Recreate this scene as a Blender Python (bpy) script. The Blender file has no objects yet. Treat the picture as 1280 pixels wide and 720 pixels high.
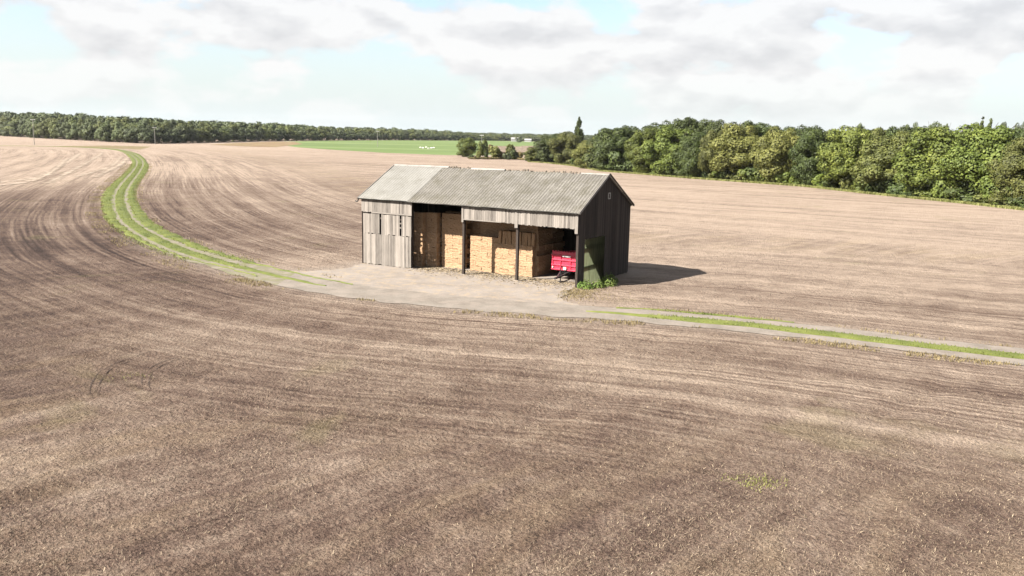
import bpy, math, random
import numpy as np
random.seed(7)
rng = np.random.default_rng(11)
C = bpy.context.scene.collection
R = math.radians

# ------------------------------------------------------------------ camera
F, PITCH, ROLL, H = 1101.8, 0.172636, 0.0205257, 9.795
cp, sp_ = math.cos(PITCH), math.sin(PITCH)
FW = np.array([0, cp, -sp_]); UP0 = np.array([0, sp_, cp]); RT0 = np.array([1.0, 0, 0])
cr, sr = math.cos(ROLL), math.sin(ROLL)
RT = cr*RT0 + sr*UP0; UP = -sr*RT0 + cr*UP0
EYE = np.array([0, 0, H])
from mathutils import Matrix, Vector
cd = bpy.data.cameras.new('camera'); cam = bpy.data.objects.new('camera', cd); C.objects.link(cam)
cd.sensor_width = 36; cd.lens = 36*F/1280; cd.clip_end = 6000; cd.clip_start = 0.5
M = Matrix(((RT[0], UP[0], -FW[0], 0), (RT[1], UP[1], -FW[1], 0), (RT[2], UP[2], -FW[2], H), (0, 0, 0, 1)))
cam.matrix_world = M
bpy.context.scene.camera = cam

def ray(px, py):
    return FW + RT*(px-640)/F + UP*(360-py)/F
def G(px, py, z=0.0):
    "where the sight line through a point of the photograph meets the ground"
    d = ray(px, py); return EYE + d*((z-H)/d[2])
def top_z(px, py, D):
    d = ray(px, py); return H + D*d[2]/math.hypot(d[0], d[1])

# barn frame
BO = np.array([4.2157, 56.6006, 0]); YAW = -0.5282
BU = np.array([math.cos(YAW), math.sin(YAW), 0]); BW = np.array([-math.sin(YAW), math.cos(YAW), 0])
def barn_pt(a, b, z=0): return BO + BU*a + BW*b + np.array([0, 0, z])

# ------------------------------------------------------------------ numpy noise
_T = np.random.default_rng(3).random((512, 512))
def vnoise(x, y):
    xi = np.floor(x).astype(int); yi = np.floor(y).astype(int)
    fx = x-xi; fy = y-yi
    fx = fx*fx*(3-2*fx); fy = fy*fy*(3-2*fy)
    a = _T[xi % 512, yi % 512]; b = _T[(xi+1) % 512, yi % 512]
    c = _T[xi % 512, (yi+1) % 512]; d = _T[(xi+1) % 512, (yi+1) % 512]
    return (a*(1-fx)+b*fx)*(1-fy)+(c*(1-fx)+d*fx)*fy
def fbm(x, y, o=4):
    s = 0; a = 0.5; t = 0
    for k in range(o):
        s = s+a*vnoise(x*2**k+17.3*k, y*2**k+5.1*k); t += a; a *= 0.5
    return s/t

# ------------------------------------------------------------------ object helpers
def tag(o, label=None, cat=None, group=None, kind=None):
    if label: o['label'] = label
    if cat: o['category'] = cat
    if group: o['group'] = group
    if kind: o['kind'] = kind
    return o
def empty(name, loc, rz=0):
    o = bpy.data.objects.new(name, None); C.objects.link(o); o.location = loc; o.rotation_euler = (0, 0, rz)
    o.empty_display_size = 0.2
    return o
def mesh_np(name, V, Fq, mat=None, parent=None, smooth=False):
    V = np.ascontiguousarray(V, dtype=np.float32); Fq = np.ascontiguousarray(Fq, dtype=np.int32)
    me = bpy.data.meshes.new(name); n = Fq.shape[1]
    me.vertices.add(len(V)); me.vertices.foreach_set('co', V.ravel())
    me.loops.add(Fq.size); me.loops.foreach_set('vertex_index', Fq.ravel())
    me.polygons.add(len(Fq)); me.polygons.foreach_set('loop_start', np.arange(len(Fq), dtype=np.int32)*n)
    me.polygons.foreach_set('loop_total', np.full(len(Fq), n, dtype=np.int32))
    if smooth: me.polygons.foreach_set('use_smooth', np.ones(len(Fq), dtype=bool))
    me.update(calc_edges=True); me.validate()
    o = bpy.data.objects.new(name, me); C.objects.link(o)
    if mat: me.materials.append(mat)
    if parent: o.parent = parent
    return o
class MB:
    def __init__(s): s.v = []; s.f = []
    def add(s, vs, fs):
        n = len(s.v); s.v += [tuple(map(float, p)) for p in vs]; s.f += [tuple(i+n for i in f) for f in fs]; return s
    def box(s, x0, x1, y0, y1, z0, z1, skew=(0, 0)):
        k, l = skew
        vs = [(x0, y0, z0), (x1, y0, z0), (x1, y1, z0), (x0, y1, z0), (x0+k, y0+l, z1), (x1+k, y0+l, z1), (x1+k, y1+l, z1), (x0+k, y1+l, z1)]
        return s.add(vs, [(0, 3, 2, 1), (4, 5, 6, 7), (0, 1, 5, 4), (1, 2, 6, 5), (2, 3, 7, 6), (3, 0, 4, 7)])
    def beam(s, p, q, w, h=None):
        h = h or w; p = Vector(p); q = Vector(q); d = (q-p).normalized()
        a = d.cross(Vector((0, 0, 1)))
        a = a.normalized() if a.length > 1e-4 else Vector((1, 0, 0))
        b = a.cross(d).normalized()
        vs = [e + a*i*w/2 + b*j*h/2 for e in (p, q) for i, j in ((-1, -1), (1, -1), (1, 1), (-1, 1))]
        return s.add(vs, [(0, 1, 2, 3), (7, 6, 5, 4), (0, 4, 5, 1), (1, 5, 6, 2), (2, 6, 7, 3), (3, 7, 4, 0)])
    def tube(s, pts, r, n=8, r2=None):
        pts = [Vector(p) for p in pts]; rings = []
        for i, p in enumerate(pts):
            d = (pts[min(i+1, len(pts)-1)]-pts[max(i-1, 0)]).normalized()
            a = d.cross(Vector((0.13, 0.21, 1))).normalized(); b = a.cross(d)
            rr = r+(0 if r2 is None else (r2-r)*i/(len(pts)-1))
            rings.append([p + a*math.cos(t)*rr + b*math.sin(t)*rr for t in [2*math.pi*k/n for k in range(n)]])
        vs = [v for rg in rings for v in rg]; fs = []
        for i in range(len(pts)-1):
            for k in range(n):
                fs.append((i*n+k, i*n+(k+1) % n, (i+1)*n+(k+1) % n, (i+1)*n+k))
        fs.append(tuple(range(n))); fs.append(tuple((len(pts)-1)*n+k for k in range(n-1, -1, -1)))
        return s.add(vs, fs)
    def build(s, name, mat, parent=None, bevel=0, smooth=False):
        me = bpy.data.meshes.new(name); me.from_pydata(s.v, [], s.f); me.update()
        if smooth: me.polygons.foreach_set('use_smooth', [True]*len(me.polygons))
        o = bpy.data.objects.new(name, me); C.objects.link(o)
        if mat: me.materials.append(mat)
        if parent: o.parent = parent
        if bevel:
            m = o.modifiers.new('bevel', 'BEVEL'); m.width = bevel; m.segments = 2; m.limit_method = 'ANGLE'
        return o

# ------------------------------------------------------------------ material helpers
class NT:
    def __init__(s, mat):
        s.t = mat.node_tree; s.n = s.t.nodes; s.l = s.t.links
    def node(s, typ, **kw):
        nd = s.n.new(typ)
        for k, v in kw.items():
            if k.startswith('i_'):
                key = k[2:]
                key = int(key) if key.isdigit() else key
                s.put(nd.inputs[key], v)
            else: setattr(nd, k, v)
        return nd
    def put(s, inp, v):
        if isinstance(v, bpy.types.NodeSocket): s.l.new(v, inp)
        else: inp.default_value = v
    def math(s, op, a, b=None, c=None, clamp=False):
        nd = s.n.new('ShaderNodeMath'); nd.operation = op; nd.use_clamp = clamp
        s.put(nd.inputs[0], a)
        if b is not None: s.put(nd.inputs[1], b)
        if c is not None: s.put(nd.inputs[2], c)
        return nd.outputs[0]
    def vmul(s, v, k):
        nd = s.n.new('ShaderNodeVectorMath'); nd.operation = 'MULTIPLY'; s.put(nd.inputs[0], v); nd.inputs[1].default_value = k
        return nd.outputs[0]
    def noise(s, v, scale, detail=4, rough=0.55, dist=0.0):
        nd = s.n.new('ShaderNodeTexNoise'); s.put(nd.inputs['Vector'], v)
        nd.inputs['Scale'].default_value = scale; nd.inputs['Detail'].default_value = detail
        nd.inputs['Roughness'].default_value = rough; nd.inputs['Distortion'].default_value = dist
        return nd.outputs['Fac']
    def ramp(s, f, stops, interp='LINEAR'):
        nd = s.n.new('ShaderNodeValToRGB'); s.put(nd.inputs[0], f); e = nd.color_ramp.elements; nd.color_ramp.interpolation = interp
        while len(e) < len(stops): e.new(0.5)
        for el, (p, c) in zip(e, stops):
            el.position = p
            el.color = (c, c, c, 1) if isinstance(c, (int, float)) else (*c, 1)
        return nd.outputs[0]
    def mix(s, f, a, b, typ='MIX'):
        nd = s.n.new('ShaderNodeMix'); nd.data_type = 'RGBA'; nd.blend_type = typ
        s.put(nd.inputs[0], f)
        for i, v in ((6, a), (7, b)):
            if isinstance(v, tuple): v = (*v, 1)
            s.put(nd.inputs[i], v)
        return nd.outputs[2]
    def mr(s, v, a, b, c=0.0, d=1.0):
        nd = s.n.new('ShaderNodeMapRange'); s.put(nd.inputs[0], v)
        for i, q in enumerate((a, b, c, d)): nd.inputs[i+1].default_value = q
        return nd.outputs[0]
    def bump(s, h, dist, strength=1.0):
        nd = s.n.new('ShaderNodeBump'); nd.inputs['Distance'].default_value = dist; nd.inputs['Strength'].default_value = strength
        s.put(nd.inputs['Height'], h); return nd.outputs[0]
ALB = 0.54
def newmat(name, rough=0.9, spec=0.2):
    m = bpy.data.materials.new(name); m.use_nodes = True
    b = m.node_tree.nodes['Principled BSDF']; b.inputs['Roughness'].default_value = rough
    b.inputs['Specular IOR Level'].default_value = spec
    return m, NT(m), b
def set_out(nt, b, col=None, normal=None, rough=None):
    if col is not None:
        if isinstance(col, tuple): nt.put(b.inputs['Base Color'], (*[x*ALB for x in col], 1))
        else: nt.put(b.inputs['Base Color'], nt.mix(1.0, col, (ALB, ALB, ALB), 'MULTIPLY'))
    if normal is not None: nt.put(b.inputs['Normal'], normal)
    if rough is not None: nt.put(b.inputs['Roughness'], rough)

def leaf_mat(name, c1, c2, c3=None, trans=0.14):
    m, n, b = newmat(name, 0.65, 0.25)
    geo = n.node('ShaderNodeNewGeometry'); oi = n.node('ShaderNodeObjectInfo')
    tc = n.node('ShaderNodeTexCoord')
    f = n.noise(tc.outputs['Object'], 0.55, 3)
    f = n.math('ADD', n.math('MULTIPLY', geo.outputs['Random Per Island'], 0.30), n.math('MULTIPLY', f, 1.0))
    f = n.math('SUBTRACT', f, 0.13, clamp=True)
    col = n.ramp(f, [(0.2, c1), (0.55, c2), (0.92, c3 or tuple(min(1, x*1.5) for x in c2))])
    hs = n.node('ShaderNodeHueSaturation'); n.put(hs.inputs['Color'], col)
    n.put(hs.inputs['Value'], n.mr(oi.outputs['Random'], 0, 1, 0.74, 1.0))
    n.put(hs.inputs['Hue'], n.mr(oi.outputs['Random'], 0, 1, 0.488, 0.504))
    n.put(b.inputs['Base Color'], hs.outputs[0])
    tr = n.node('ShaderNodeBsdfTranslucent'); n.put(tr.inputs[0], hs.outputs[0])
    mx = n.node('ShaderNodeMixShader', i_0=trans); n.l.new(b.outputs[0], mx.inputs[1]); n.l.new(tr.outputs[0], mx.inputs[2])
    n.l.new(mx.outputs[0], n.n['Material Output'].inputs[0])
    return m

def wood_mat(name, base, var=0.5, stain=None, dark=(0.05, 0.04, 0.035)):
    m, n, b = newmat(name, 0.9, 0.15)
    geo = n.node('ShaderNodeNewGeometry'); tc = n.node('ShaderNodeTexCoord')
    v = n.vmul(tc.outputs['Object'], (14, 14, 1.1))
    g = n.noise(v, 1.6, 5, 0.65)
    big = n.noise(n.vmul(tc.outputs['Object'], (1.2, 1.2, 0.6)), 1.0, 4)
    f = n.math('ADD', n.math('MULTIPLY', g, 0.55), n.math('MULTIPLY', geo.outputs['Random Per Island'], var))
    f = n.math('ADD', f, n.math('MULTIPLY', big, 0.35))
    col = n.ramp(f, [(0.28, dark), (0.5, tuple(x*0.62 for x in base)), (0.8, base), (1.0, tuple(min(1, x*1.3) for x in base))])
    if stain:
        col = n.mix(n.ramp(n.noise(n.vmul(tc.outputs['Object'], (1, 1, 0.5)), 0.9, 4), [(0.5, 0.0), (0.62, 0.55)]), col, stain)
    set_out(n, b, col, n.bump(g, 0.012, 0.8))
    return m

# ------------------------------------------------------------------ sun and sky
SV = BU*0.66 + BW*1.0 + np.array([0, 0, -1.0])           # direction the sunlight travels
SV /= np.linalg.norm(SV)
EL = math.asin(-SV[2]); AZ = math.atan2(-SV[0], -SV[1])
sl = bpy.data.lights.new('sun', 'SUN'); so = bpy.data.objects.new('sun', sl); C.objects.link(so)
sl.energy = 5.0; sl.angle = R(0.6); sl.color = (1.0, 0.945, 0.87)
so.rotation_euler = Vector(SV).to_track_quat('-Z', 'Y').to_euler(); so.location = (-60, -60, 90)
w = bpy.data.worlds.new('World'); bpy.context.scene.world = w; w.use_nodes = True
wn = NT(w); bg = wn.n['Background']
sky = wn.node('ShaderNodeTexSky', sky_type='NISHITA', sun_disc=False); sky.sun_elevation = EL; sky.sun_rotation = AZ
sky.air_density = 1.0; sky.dust_density = 1.6; sky.ozone_density = 1.5
tc = wn.node('ShaderNodeTexCoord'); D = tc.outputs['Generated']
sep = wn.node('ShaderNodeSeparateXYZ'); wn.l.new(D, sep.inputs[0]); Z = sep.outputs[2]
def cloud_density(vec):
    big = wn.noise(wn.vmul(vec, (6.0, 6.0, 13.0)), 1.3, 2, 0.5)
    med = wn.noise(wn.vmul(vec, (12, 12, 27.0)), 1.0, 7, 0.56, 0.1)
    return wn.math('ADD', wn.math('MULTIPLY', big, 0.5), wn.math('MULTIPLY', med, 0.6))
def offset(vec, d):
    nd = wn.n.new('ShaderNodeVectorMath'); nd.operation = 'ADD'; wn.put(nd.inputs[0], vec); nd.inputs[1].default_value = d
    return nd.outputs[0]
V0 = offset(D, (0.37, 0.11, 0.053))
d0 = cloud_density(V0); d1 = cloud_density(offset(V0, (-0.004, 0, 0.016)))
bias = 0.0
def blob(px, py, rad, amt, total, squash=2.2):
    "a clear or a cloudy patch of sky round one direction"
    v = ray(px, py); v = v/np.linalg.norm(v)
    sub = wn.n.new('ShaderNodeVectorMath'); sub.operation = 'SUBTRACT'; wn.put(sub.inputs[0], D); sub.inputs[1].default_value = tuple(v)
    ln = wn.n.new('ShaderNodeVectorMath'); ln.operation = 'LENGTH'; wn.l.new(wn.vmul(sub.outputs[0], (1, 1, squash)), ln.inputs[0])
    g = wn.mr(ln.outputs['Value'], 0, rad, amt, 0.0)
    return wn.math('ADD', total, g)
for args in [(640, 14, 0.07, -0.16), (762, 16, 0.06, -0.17), (470, 60, 0.10, -0.15), (395, 108, 0.16, -0.08), (1262, 125, 0.10, -0.10), (1070, 78, 0.07, -0.07), (5, 30, 0.08, -0.1),
             (565, 40, 0.11, 0.17), (352, 30, 0.13, 0.13), (690, 35, 0.055, 0.15), (130, 40, 0.2, 0.08), (950, 40, 0.28, 0.07), (1250, 30, 0.12, 0.12), (1010, 110, 0.15, 0.05), (200, 125, 0.3, -0.06)]:
    bias = blob(*args, bias) if not isinstance(bias, float) else blob(*args, wn.math('ADD', 0.0, 0.0))
dd = wn.math('ADD', d0, bias); de = wn.math('ADD', d1, bias)
cover = wn.mr(dd, 0.488, 0.562)
cover = wn.math('MULTIPLY', cover, 1.0, clamp=True)
under = wn.math('MULTIPLY', wn.math('SUBTRACT', d1, d0), 4.5)
thick = wn.math('ADD', wn.mr(de, 0.55, 0.82, 0.0, 0.65), wn.math('ADD', under, 0.12), clamp=True)
ccol = wn.ramp(thick, [(0.0, (0.66, 0.655, 0.65)), (0.3, (0.61, 0.604, 0.604)), (0.65, (0.565, 0.561, 0.566)), (1.0, (0.51, 0.507, 0.515))])
skyb = wn.node('ShaderNodeBackground', i_Strength=0.05); wn.l.new(sky.outputs[0], skyb.inputs[0])
hz = wn.mr(Z, 0.0, 0.15, 0.95, 0.12)
skc = wn.mix(wn.math('MULTIPLY', hz, 1.0, clamp=True), sky.outputs[0], (3.4, 3.75, 3.82))
wn.l.new(skc, skyb.inputs[0])
bg.inputs['Strength'].default_value = 0.30; wn.l.new(ccol, bg.inputs[0])
mx = wn.node('ShaderNodeMixShader'); wn.put(mx.inputs[0], wn.math('MULTIPLY', cover, wn.mr(Z, 0.0, 0.07, 0.25, 0.92)))
wn.l.new(skyb.outputs[0], mx.inputs[1]); wn.l.new(bg.outputs[0], mx.inputs[2])
wn.l.new(mx.outputs[0], wn.n['World Output'].inputs[0])

# ------------------------------------------------------------------ track centre line
tp = [G(*q)[:2] for q in [(0, 182.5), (60, 183), (110, 184.5), (145, 187), (161, 191), (172, 198), (175, 205), (169, 216), (157.5, 230), (150, 245), (154, 267.5), (170, 284), (195, 299),
      (225, 312), (262, 324), (325, 340.5), (400, 357), (470, 367), (560, 378), (660, 385), (740, 390), (790, 393.5), (920, 404), (1040, 417.5), (1140, 430), (1280, 446)]]
tp[0] = G(-30, 182)[:2]
last = tp[-1]+(tp[-1]-tp[-2])*2.0; tp += [last, last+(tp[-1]-tp[-2])*3]
tp = np.array(tp)
def catmull(P, step):
    out = []
    for i in range(len(P)-1):
        p0 = P[max(i-1, 0)]; p1 = P[i]; p2 = P[i+1]; p3 = P[min(i+2, len(P)-1)]
        n = max(2, int(np.linalg.norm(p2-p1)/step))
        t = np.linspace(0, 1, n, endpoint=False)[:, None]
        out.append(0.5*((2*p1)+(-p0+p2)*t+(2*p0-5*p1+4*p2-p3)*t**2+(-p0+3*p1-3*p2+p3)*t**3))
    out.append(P[-1:]); return np.concatenate(out)
TL = catmull(tp, 1.0)
for _ in range(6): TL[1:-1] = (TL[:-2]+2*TL[1:-1]+TL[2:])/4
TS = np.concatenate([[0], np.cumsum(np.linalg.norm(np.diff(TL, axis=0), axis=1))])
TD = np.gradient(TL, axis=0); TD /= np.linalg.norm(TD, axis=1)[:, None]
TN = np.stack([-TD[:, 1], TD[:, 0]], 1)
def track_coords(x, y):
    s = np.empty(len(x)); d = np.empty(len(x))
    for i in range(0, len(x), 4000):
        P = np.stack([x[i:i+4000], y[i:i+4000]], 1)
        q = ((P[:, None, :]-TL[None])**2).sum(2); k = q.argmin(1)
        rel = P-TL[k]; al = (rel*TD[k]).sum(1)
        s[i:i+4000] = TS[k]+np.clip(al, -1.5, 1.5)
        dn = (rel*TN[k]).sum(1)
        d[i:i+4000] = np.where(dn >= 0, 1, -1)*np.sqrt(np.maximum(q[np.arange(len(k)), k]-np.clip(al, -1.5, 1.5)**2, 0))
    return s, d

# forecourt outline
YARD = [G(*q)[:2] for q in [(335, 341), (370, 350), (400, 358), (460, 370), (520, 380), (600, 388), (680, 393), (745, 396.5), (765, 392), (735, 386), (712, 381), (700, 374), (706, 366)]]
YARD += [barn_pt(-0.3, 0.1)[:2], barn_pt(-0.2, 8.3)[:2], barn_pt(-17.9, 8.3)[:2], barn_pt(-17.8, 0.1)[:2]]
YARD += [G(*q)[:2] for q in [(432, 335), (400, 338.5), (365, 339)]]
YARD = np.array(YARD)
def inside_poly(x, y, P):
    c = np.zeros(len(x), bool); j = len(P)-1
    for i in range(len(P)):
        xi, yi = P[i]; xj, yj = P[j]
        t = ((yi > y) != (yj > y)) & (x < (xj-xi)*(y-yi)/(yj-yi+1e-12)+xi); c ^= t; j = i
    return c
def poly_dist(x, y, P):
    best = np.full(len(x), 1e9)
    for i in range(len(P)):
        a = P[i-1]; b = P[i]; ab = b-a; L2 = (ab**2).sum()
        t = np.clip(((x-a[0])*ab[0]+(y-a[1])*ab[1])/L2, 0, 1)
        best = np.minimum(best, np.hypot(x-a[0]-ab[0]*t, y-a[1]-ab[1]*t))
    return np.where(inside_poly(x, y, P), -best, best)

# straw / bare-soil balance of the fields, sampled at places in the fields
TONES = [(30, 250, .45), (60, 200, .82), (130, 205, .85), (30, 225, .8), (20, 310, .10), (60, 340, .16), (110, 260, .38), (100, 300, .22), (150, 330, .42), (200, 370, .36), (30, 400, .30), (100, 430, .40), (250, 420, .46),
         (30, 470, .36), (60, 540, .50), (130, 520, .55), (20, 640, .38), (40, 590, .66), (150, 600, .50), (250, 560, .50), (100, 700, .42), (300, 690, .44), (250, 640, .40), (420, 440, .44), (400, 500, .44), (470, 605, .55), (500, 560, .44),
         (520, 420, .52), (640, 410, .55), (600, 480, .46), (620, 640, .44), (620, 700, .50), (760, 440, .58), (760, 520, .50), (800, 600, .46), (760, 690, .44), (900, 450, .55), (950, 540, .60), (900, 640, .50), (1000, 700, .48), (1050, 480, .54),
         (1150, 460, .58), (1150, 520, .50), (1100, 600, .50), (1200, 620, .55), (1250, 560, .62), (1250, 700, .46), (1250, 490, .55), (1100, 690, .42),
         (230, 230, .55), (210, 260, .42), (260, 280, .42), (330, 310, .46), (400, 300, .60), (300, 230, .70), (330, 260, .56), (400, 250, .72), (300, 200, .74), (420, 215, .80), (500, 200, .84), (400, 192, .85), (250, 190, .85),
         (420, 325, .75), (820, 240, .90), (950, 240, .86), (900, 280, .88), (1000, 300, .84), (850, 320, .80), (900, 350, .66), (820, 370, .72), (1000, 360, .74), (1150, 270, .92), (1250, 300, .88), (1150, 340, .80), (1250, 380, .66), (1050, 395, .58),
         (1200, 415, .60), (640, 195, .85), (700, 205, .85), (0, 176, .9), (200, 183, .9), (780, 350, .72)]
TW = np.array([G(a, b)[:2] for a, b, c in TONES]); TT = np.array([c for a, b, c in TONES])
def tone(x, y):
    out = np.empty(len(x))
    for i in range(0, len(x), 20000):
        P = np.stack([x[i:i+20000], y[i:i+20000]], 1)
        q = ((P[:, None]-TW[None])**2).sum(2)/(TW**2).sum(1)[None]
        wgt = 1/(q+0.0012)**1.7
        out[i:i+20000] = (wgt*TT).sum(1)/wgt.sum(1)
    return out

# ------------------------------------------------------------------ ground sheet
def graded(lo, hi, fine, far_lo, far_hi, g=1.07, cap=60):
    a = list(np.arange(lo, hi+1e-6, fine)); st = fine
    while a[-1] < far_hi: st = min(st*g, cap); a.append(a[-1]+st)
    st = fine; b = [a[0]]
    while b[-1] > far_lo: st = min(st*g, cap); b.append(b[-1]-st)
    return np.array(b[:0:-1]+a)
gx = graded(-46, 42, 0.36, -2600, 2600, 1.035); gy = graded(14, 76, 0.36, -300, 3200, 1.03)
GX, GY = np.meshgrid(gx, gy); X = GX.ravel(); Y = GY.ravel()
S, Dt = track_coords(X, Y)
near = np.abs(Dt) < 300
YD = poly_dist(X, Y, YARD)
flat = np.clip((np.abs(Dt)-3.5)/2.0, 0, 1)*np.clip((YD-0.6)/1.5, 0, 1)
ca, sa = math.cos(R(47)), math.sin(R(47))
l1 = X*ca+Y*sa; l2 = -X*sa+Y*ca
ZZ = ((fbm(X*0.9, Y*0.9, 3)-0.5)*0.10 + (vnoise(l1*0.12, l2*1.1)-0.5)*0.09)*flat*np.clip(1.4-np.hypot(X, Y-40)/60, 0, 1)
# the ground falls a few centimetres under what lies on it
ZZ = ZZ - 0.03*(1-flat)*0
nx, ny = len(gx), len(gy)
idx = np.arange(nx*ny).reshape(ny, nx)
FQ = np.stack([idx[:-1, :-1].ravel(), idx[:-1, 1:].ravel(), idx[1:, 1:].ravel(), idx[1:, :-1].ravel()], 1)

gm, n, b = newmat('stubble_field', 0.95, 0.12)
at = n.node('ShaderNodeAttribute', attribute_name='row'); at2 = n.node('ShaderNodeAttribute', attribute_name='mask')
sp3 = n.node('ShaderNodeSeparateXYZ'); n.l.new(at2.outputs['Vector'], sp3.inputs[0])
inner, tn, dust = sp3.outputs
geo = n.node('ShaderNodeNewGeometry'); pos = geo.outputs['Position']
rowv = at.outputs['Vector']
def stripes(v, sc, drill=0.10):                          # v = (along, across, 0)
    a_ = n.noise(n.vmul(v, (0.012*sc, 0.34*sc, 1)), 1.0, 5, 0.62)
    b_ = n.noise(n.vmul(v, (0.03*sc, 2.1*sc, 1)), 1.0, 3, 0.7)
    tot = n.math('ADD', n.math('MULTIPLY', a_, 0.52), n.math('MULTIPLY', b_, 0.48))
    sx_ = n.node('ShaderNodeSeparateXYZ'); n.put(sx_.inputs[0], v)
    wv = n.math('SINE', n.math('ADD', n.math('MULTIPLY', sx_.outputs[1], 2*math.pi/0.5), n.math('MULTIPLY', n.noise(n.vmul(v, (0.5, 1.6, 1)), 1.0, 3), 9.0)))
    am = n.ramp(n.noise(n.vmul(v, (0.09, 0.16, 1)), 1.0, 3), [(0.46, 0.0), (0.66, drill*0.75)])
    return n.math('ADD', tot, n.math('MULTIPLY', wv, am))
def rot(v, deg):
    nd = n.node('ShaderNodeVectorRotate', rotation_type='Z_AXIS'); n.put(nd.inputs['Vector'], v); nd.inputs['Angle'].default_value = R(deg)
    return nd.outputs[0]
wob = n.node('ShaderNodeVectorMath', operation='ADD')
nz = n.node('ShaderNodeTexNoise'); n.put(nz.inputs['Vector'], pos); nz.inputs['Scale'].default_value = 0.05; nz.inputs['Detail'].default_value = 2
n.put(wob.inputs[0], pos); n.put(wob.inputs[1], n.vmul(nz.outputs['Color'], (5, 5, 0)))
stA = stripes(rowv, 1.0); stB = stripes(rot(wob.outputs[0], -47), 1.0, 0.035); stC = stripes(rot(wob.outputs[0], 34), 0.8)
# inner: 0 headland rows along the track, 1 foreground rows, 2 far field rows
k1 = n.math('MINIMUM', inner, 1.0); k2 = n.math('SUBTRACT', inner, 1.0, clamp=True)
def mixv(f, a, b_): return n.math('ADD', n.math('MULTIPLY', a, n.math('SUBTRACT', 1.0, f)), n.math('MULTIPLY', b_, f))
stB = n.math('ADD', n.math('MULTIPLY', stB, 0.6), 0.17); st = mixv(k2, mixv(k1, stA, stB), stC)
patch = n.noise(pos, 0.16, 5, 0.6, 0.6); p2 = n.noise(pos, 0.9, 4, 0.6, 0.3)
fine = n.noise(pos, 9.0, 4, 0.7); grit = n.noise(pos, 26.0, 2, 0.6)
v = n.math('ADD', tn, n.math('MULTIPLY', n.math('SUBTRACT', st, 0.5), 2.1))
v = n.math('ADD', v, n.math('MULTIPLY', n.math('SUBTRACT', patch, 0.5), 0.55))
v = n.math('ADD', v, n.math('MULTIPLY', n.math('SUBTRACT', p2, 0.5), 0.6))
v = n.math('ADD', v, n.math('MULTIPLY', n.math('SUBTRACT', fine, 0.5), 0.95))
v = n.math('ADD', v, n.math('MULTIPLY', n.math('SUBTRACT', grit, 0.5), 0.7))
col = n.ramp(v, [(0.0, (0.030, 0.018, 0.014)), (0.27, (0.092, 0.059, 0.044)), (0.5, (0.162, 0.115, 0.086)), (0.75, (0.250, 0.191, 0.147)), (1.0, (0.37, 0.288, 0.222))])
gold = n.math('MULTIPLY', n.ramp(n.noise(n.vmul(rot(wob.outputs[0], -47), (0.10, 0.34, 1)), 1.0, 5, 0.65, 0.4), [(0.46, 0.0), (0.64, 0.42)]), n.math('MULTIPLY', k1, n.math('SUBTRACT', 1.0, k2)))
col = n.mix(gold, col, n.ramp(v, [(0.1, (0.10, 0.066, 0.038)), (0.55, (0.235, 0.17, 0.10)), (1.0, (0.38, 0.30, 0.195))]))
green = n.ramp(n.noise(pos, 0.11, 4, 0.65, 0.8), [(0.60, 0.0), (0.70, 1.0)])
col = n.mix(n.math('MULTIPLY', green, 0.22), col, (0.16, 0.15, 0.055))
col = n.mix(n.math('MULTIPLY', dust, n.ramp(n.noise(pos, 1.1, 4), [(0.3, 0.5), (0.6, 1.0)])), col, (0.27, 0.222, 0.182))
bh = n.math('ADD', n.math('MULTIPLY', fine, 1.0), n.math('MULTIPLY', st, 0.8)); bh = n.math('ADD', bh, n.math('MULTIPLY', n.noise(pos, 3.2, 3, 0.6), 1.4))
set_out(n, b, col, n.bump(bh, 0.14, 0.9))
ground = mesh_np('ground', np.stack([X, Y, ZZ], 1), FQ, gm, smooth=True); tag(ground, 'wide harvested stubble field of brown soil and pale straw stripes', 'field', kind='structure')
# headland rows follow the track; further in, the rows run straight
wA = np.clip((-Dt-15+8*(fbm(X*0.03, Y*0.03, 2)-.5))/10, 0, 1)*np.clip((X+50)/25, 0, 1)*np.clip((62-Y)/8, 0, 1)
wC = 2*np.clip((Dt-30)/20, 0, 1)
inn = np.where(Dt < 0, wA, wC)
dustv = np.clip(1-np.abs(YD)/2.2, 0, 1)*0.9
dustv = np.maximum(dustv, np.clip(1-(np.abs(Dt)-1.8)/1.6, 0, 1)*0.5*(Y < 80))
a1 = ground.data.attributes.new('row', 'FLOAT_VECTOR', 'POINT'); a1.data.foreach_set('vector', np.stack([S, Dt, 0*S], 1).astype(np.float32).ravel())
a2 = ground.data.attributes.new('mask', 'FLOAT_VECTOR', 'POINT'); a2.data.foreach_set('vector', np.stack([inn, tone(X, Y), dustv], 1).astype(np.float32).ravel())

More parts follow.
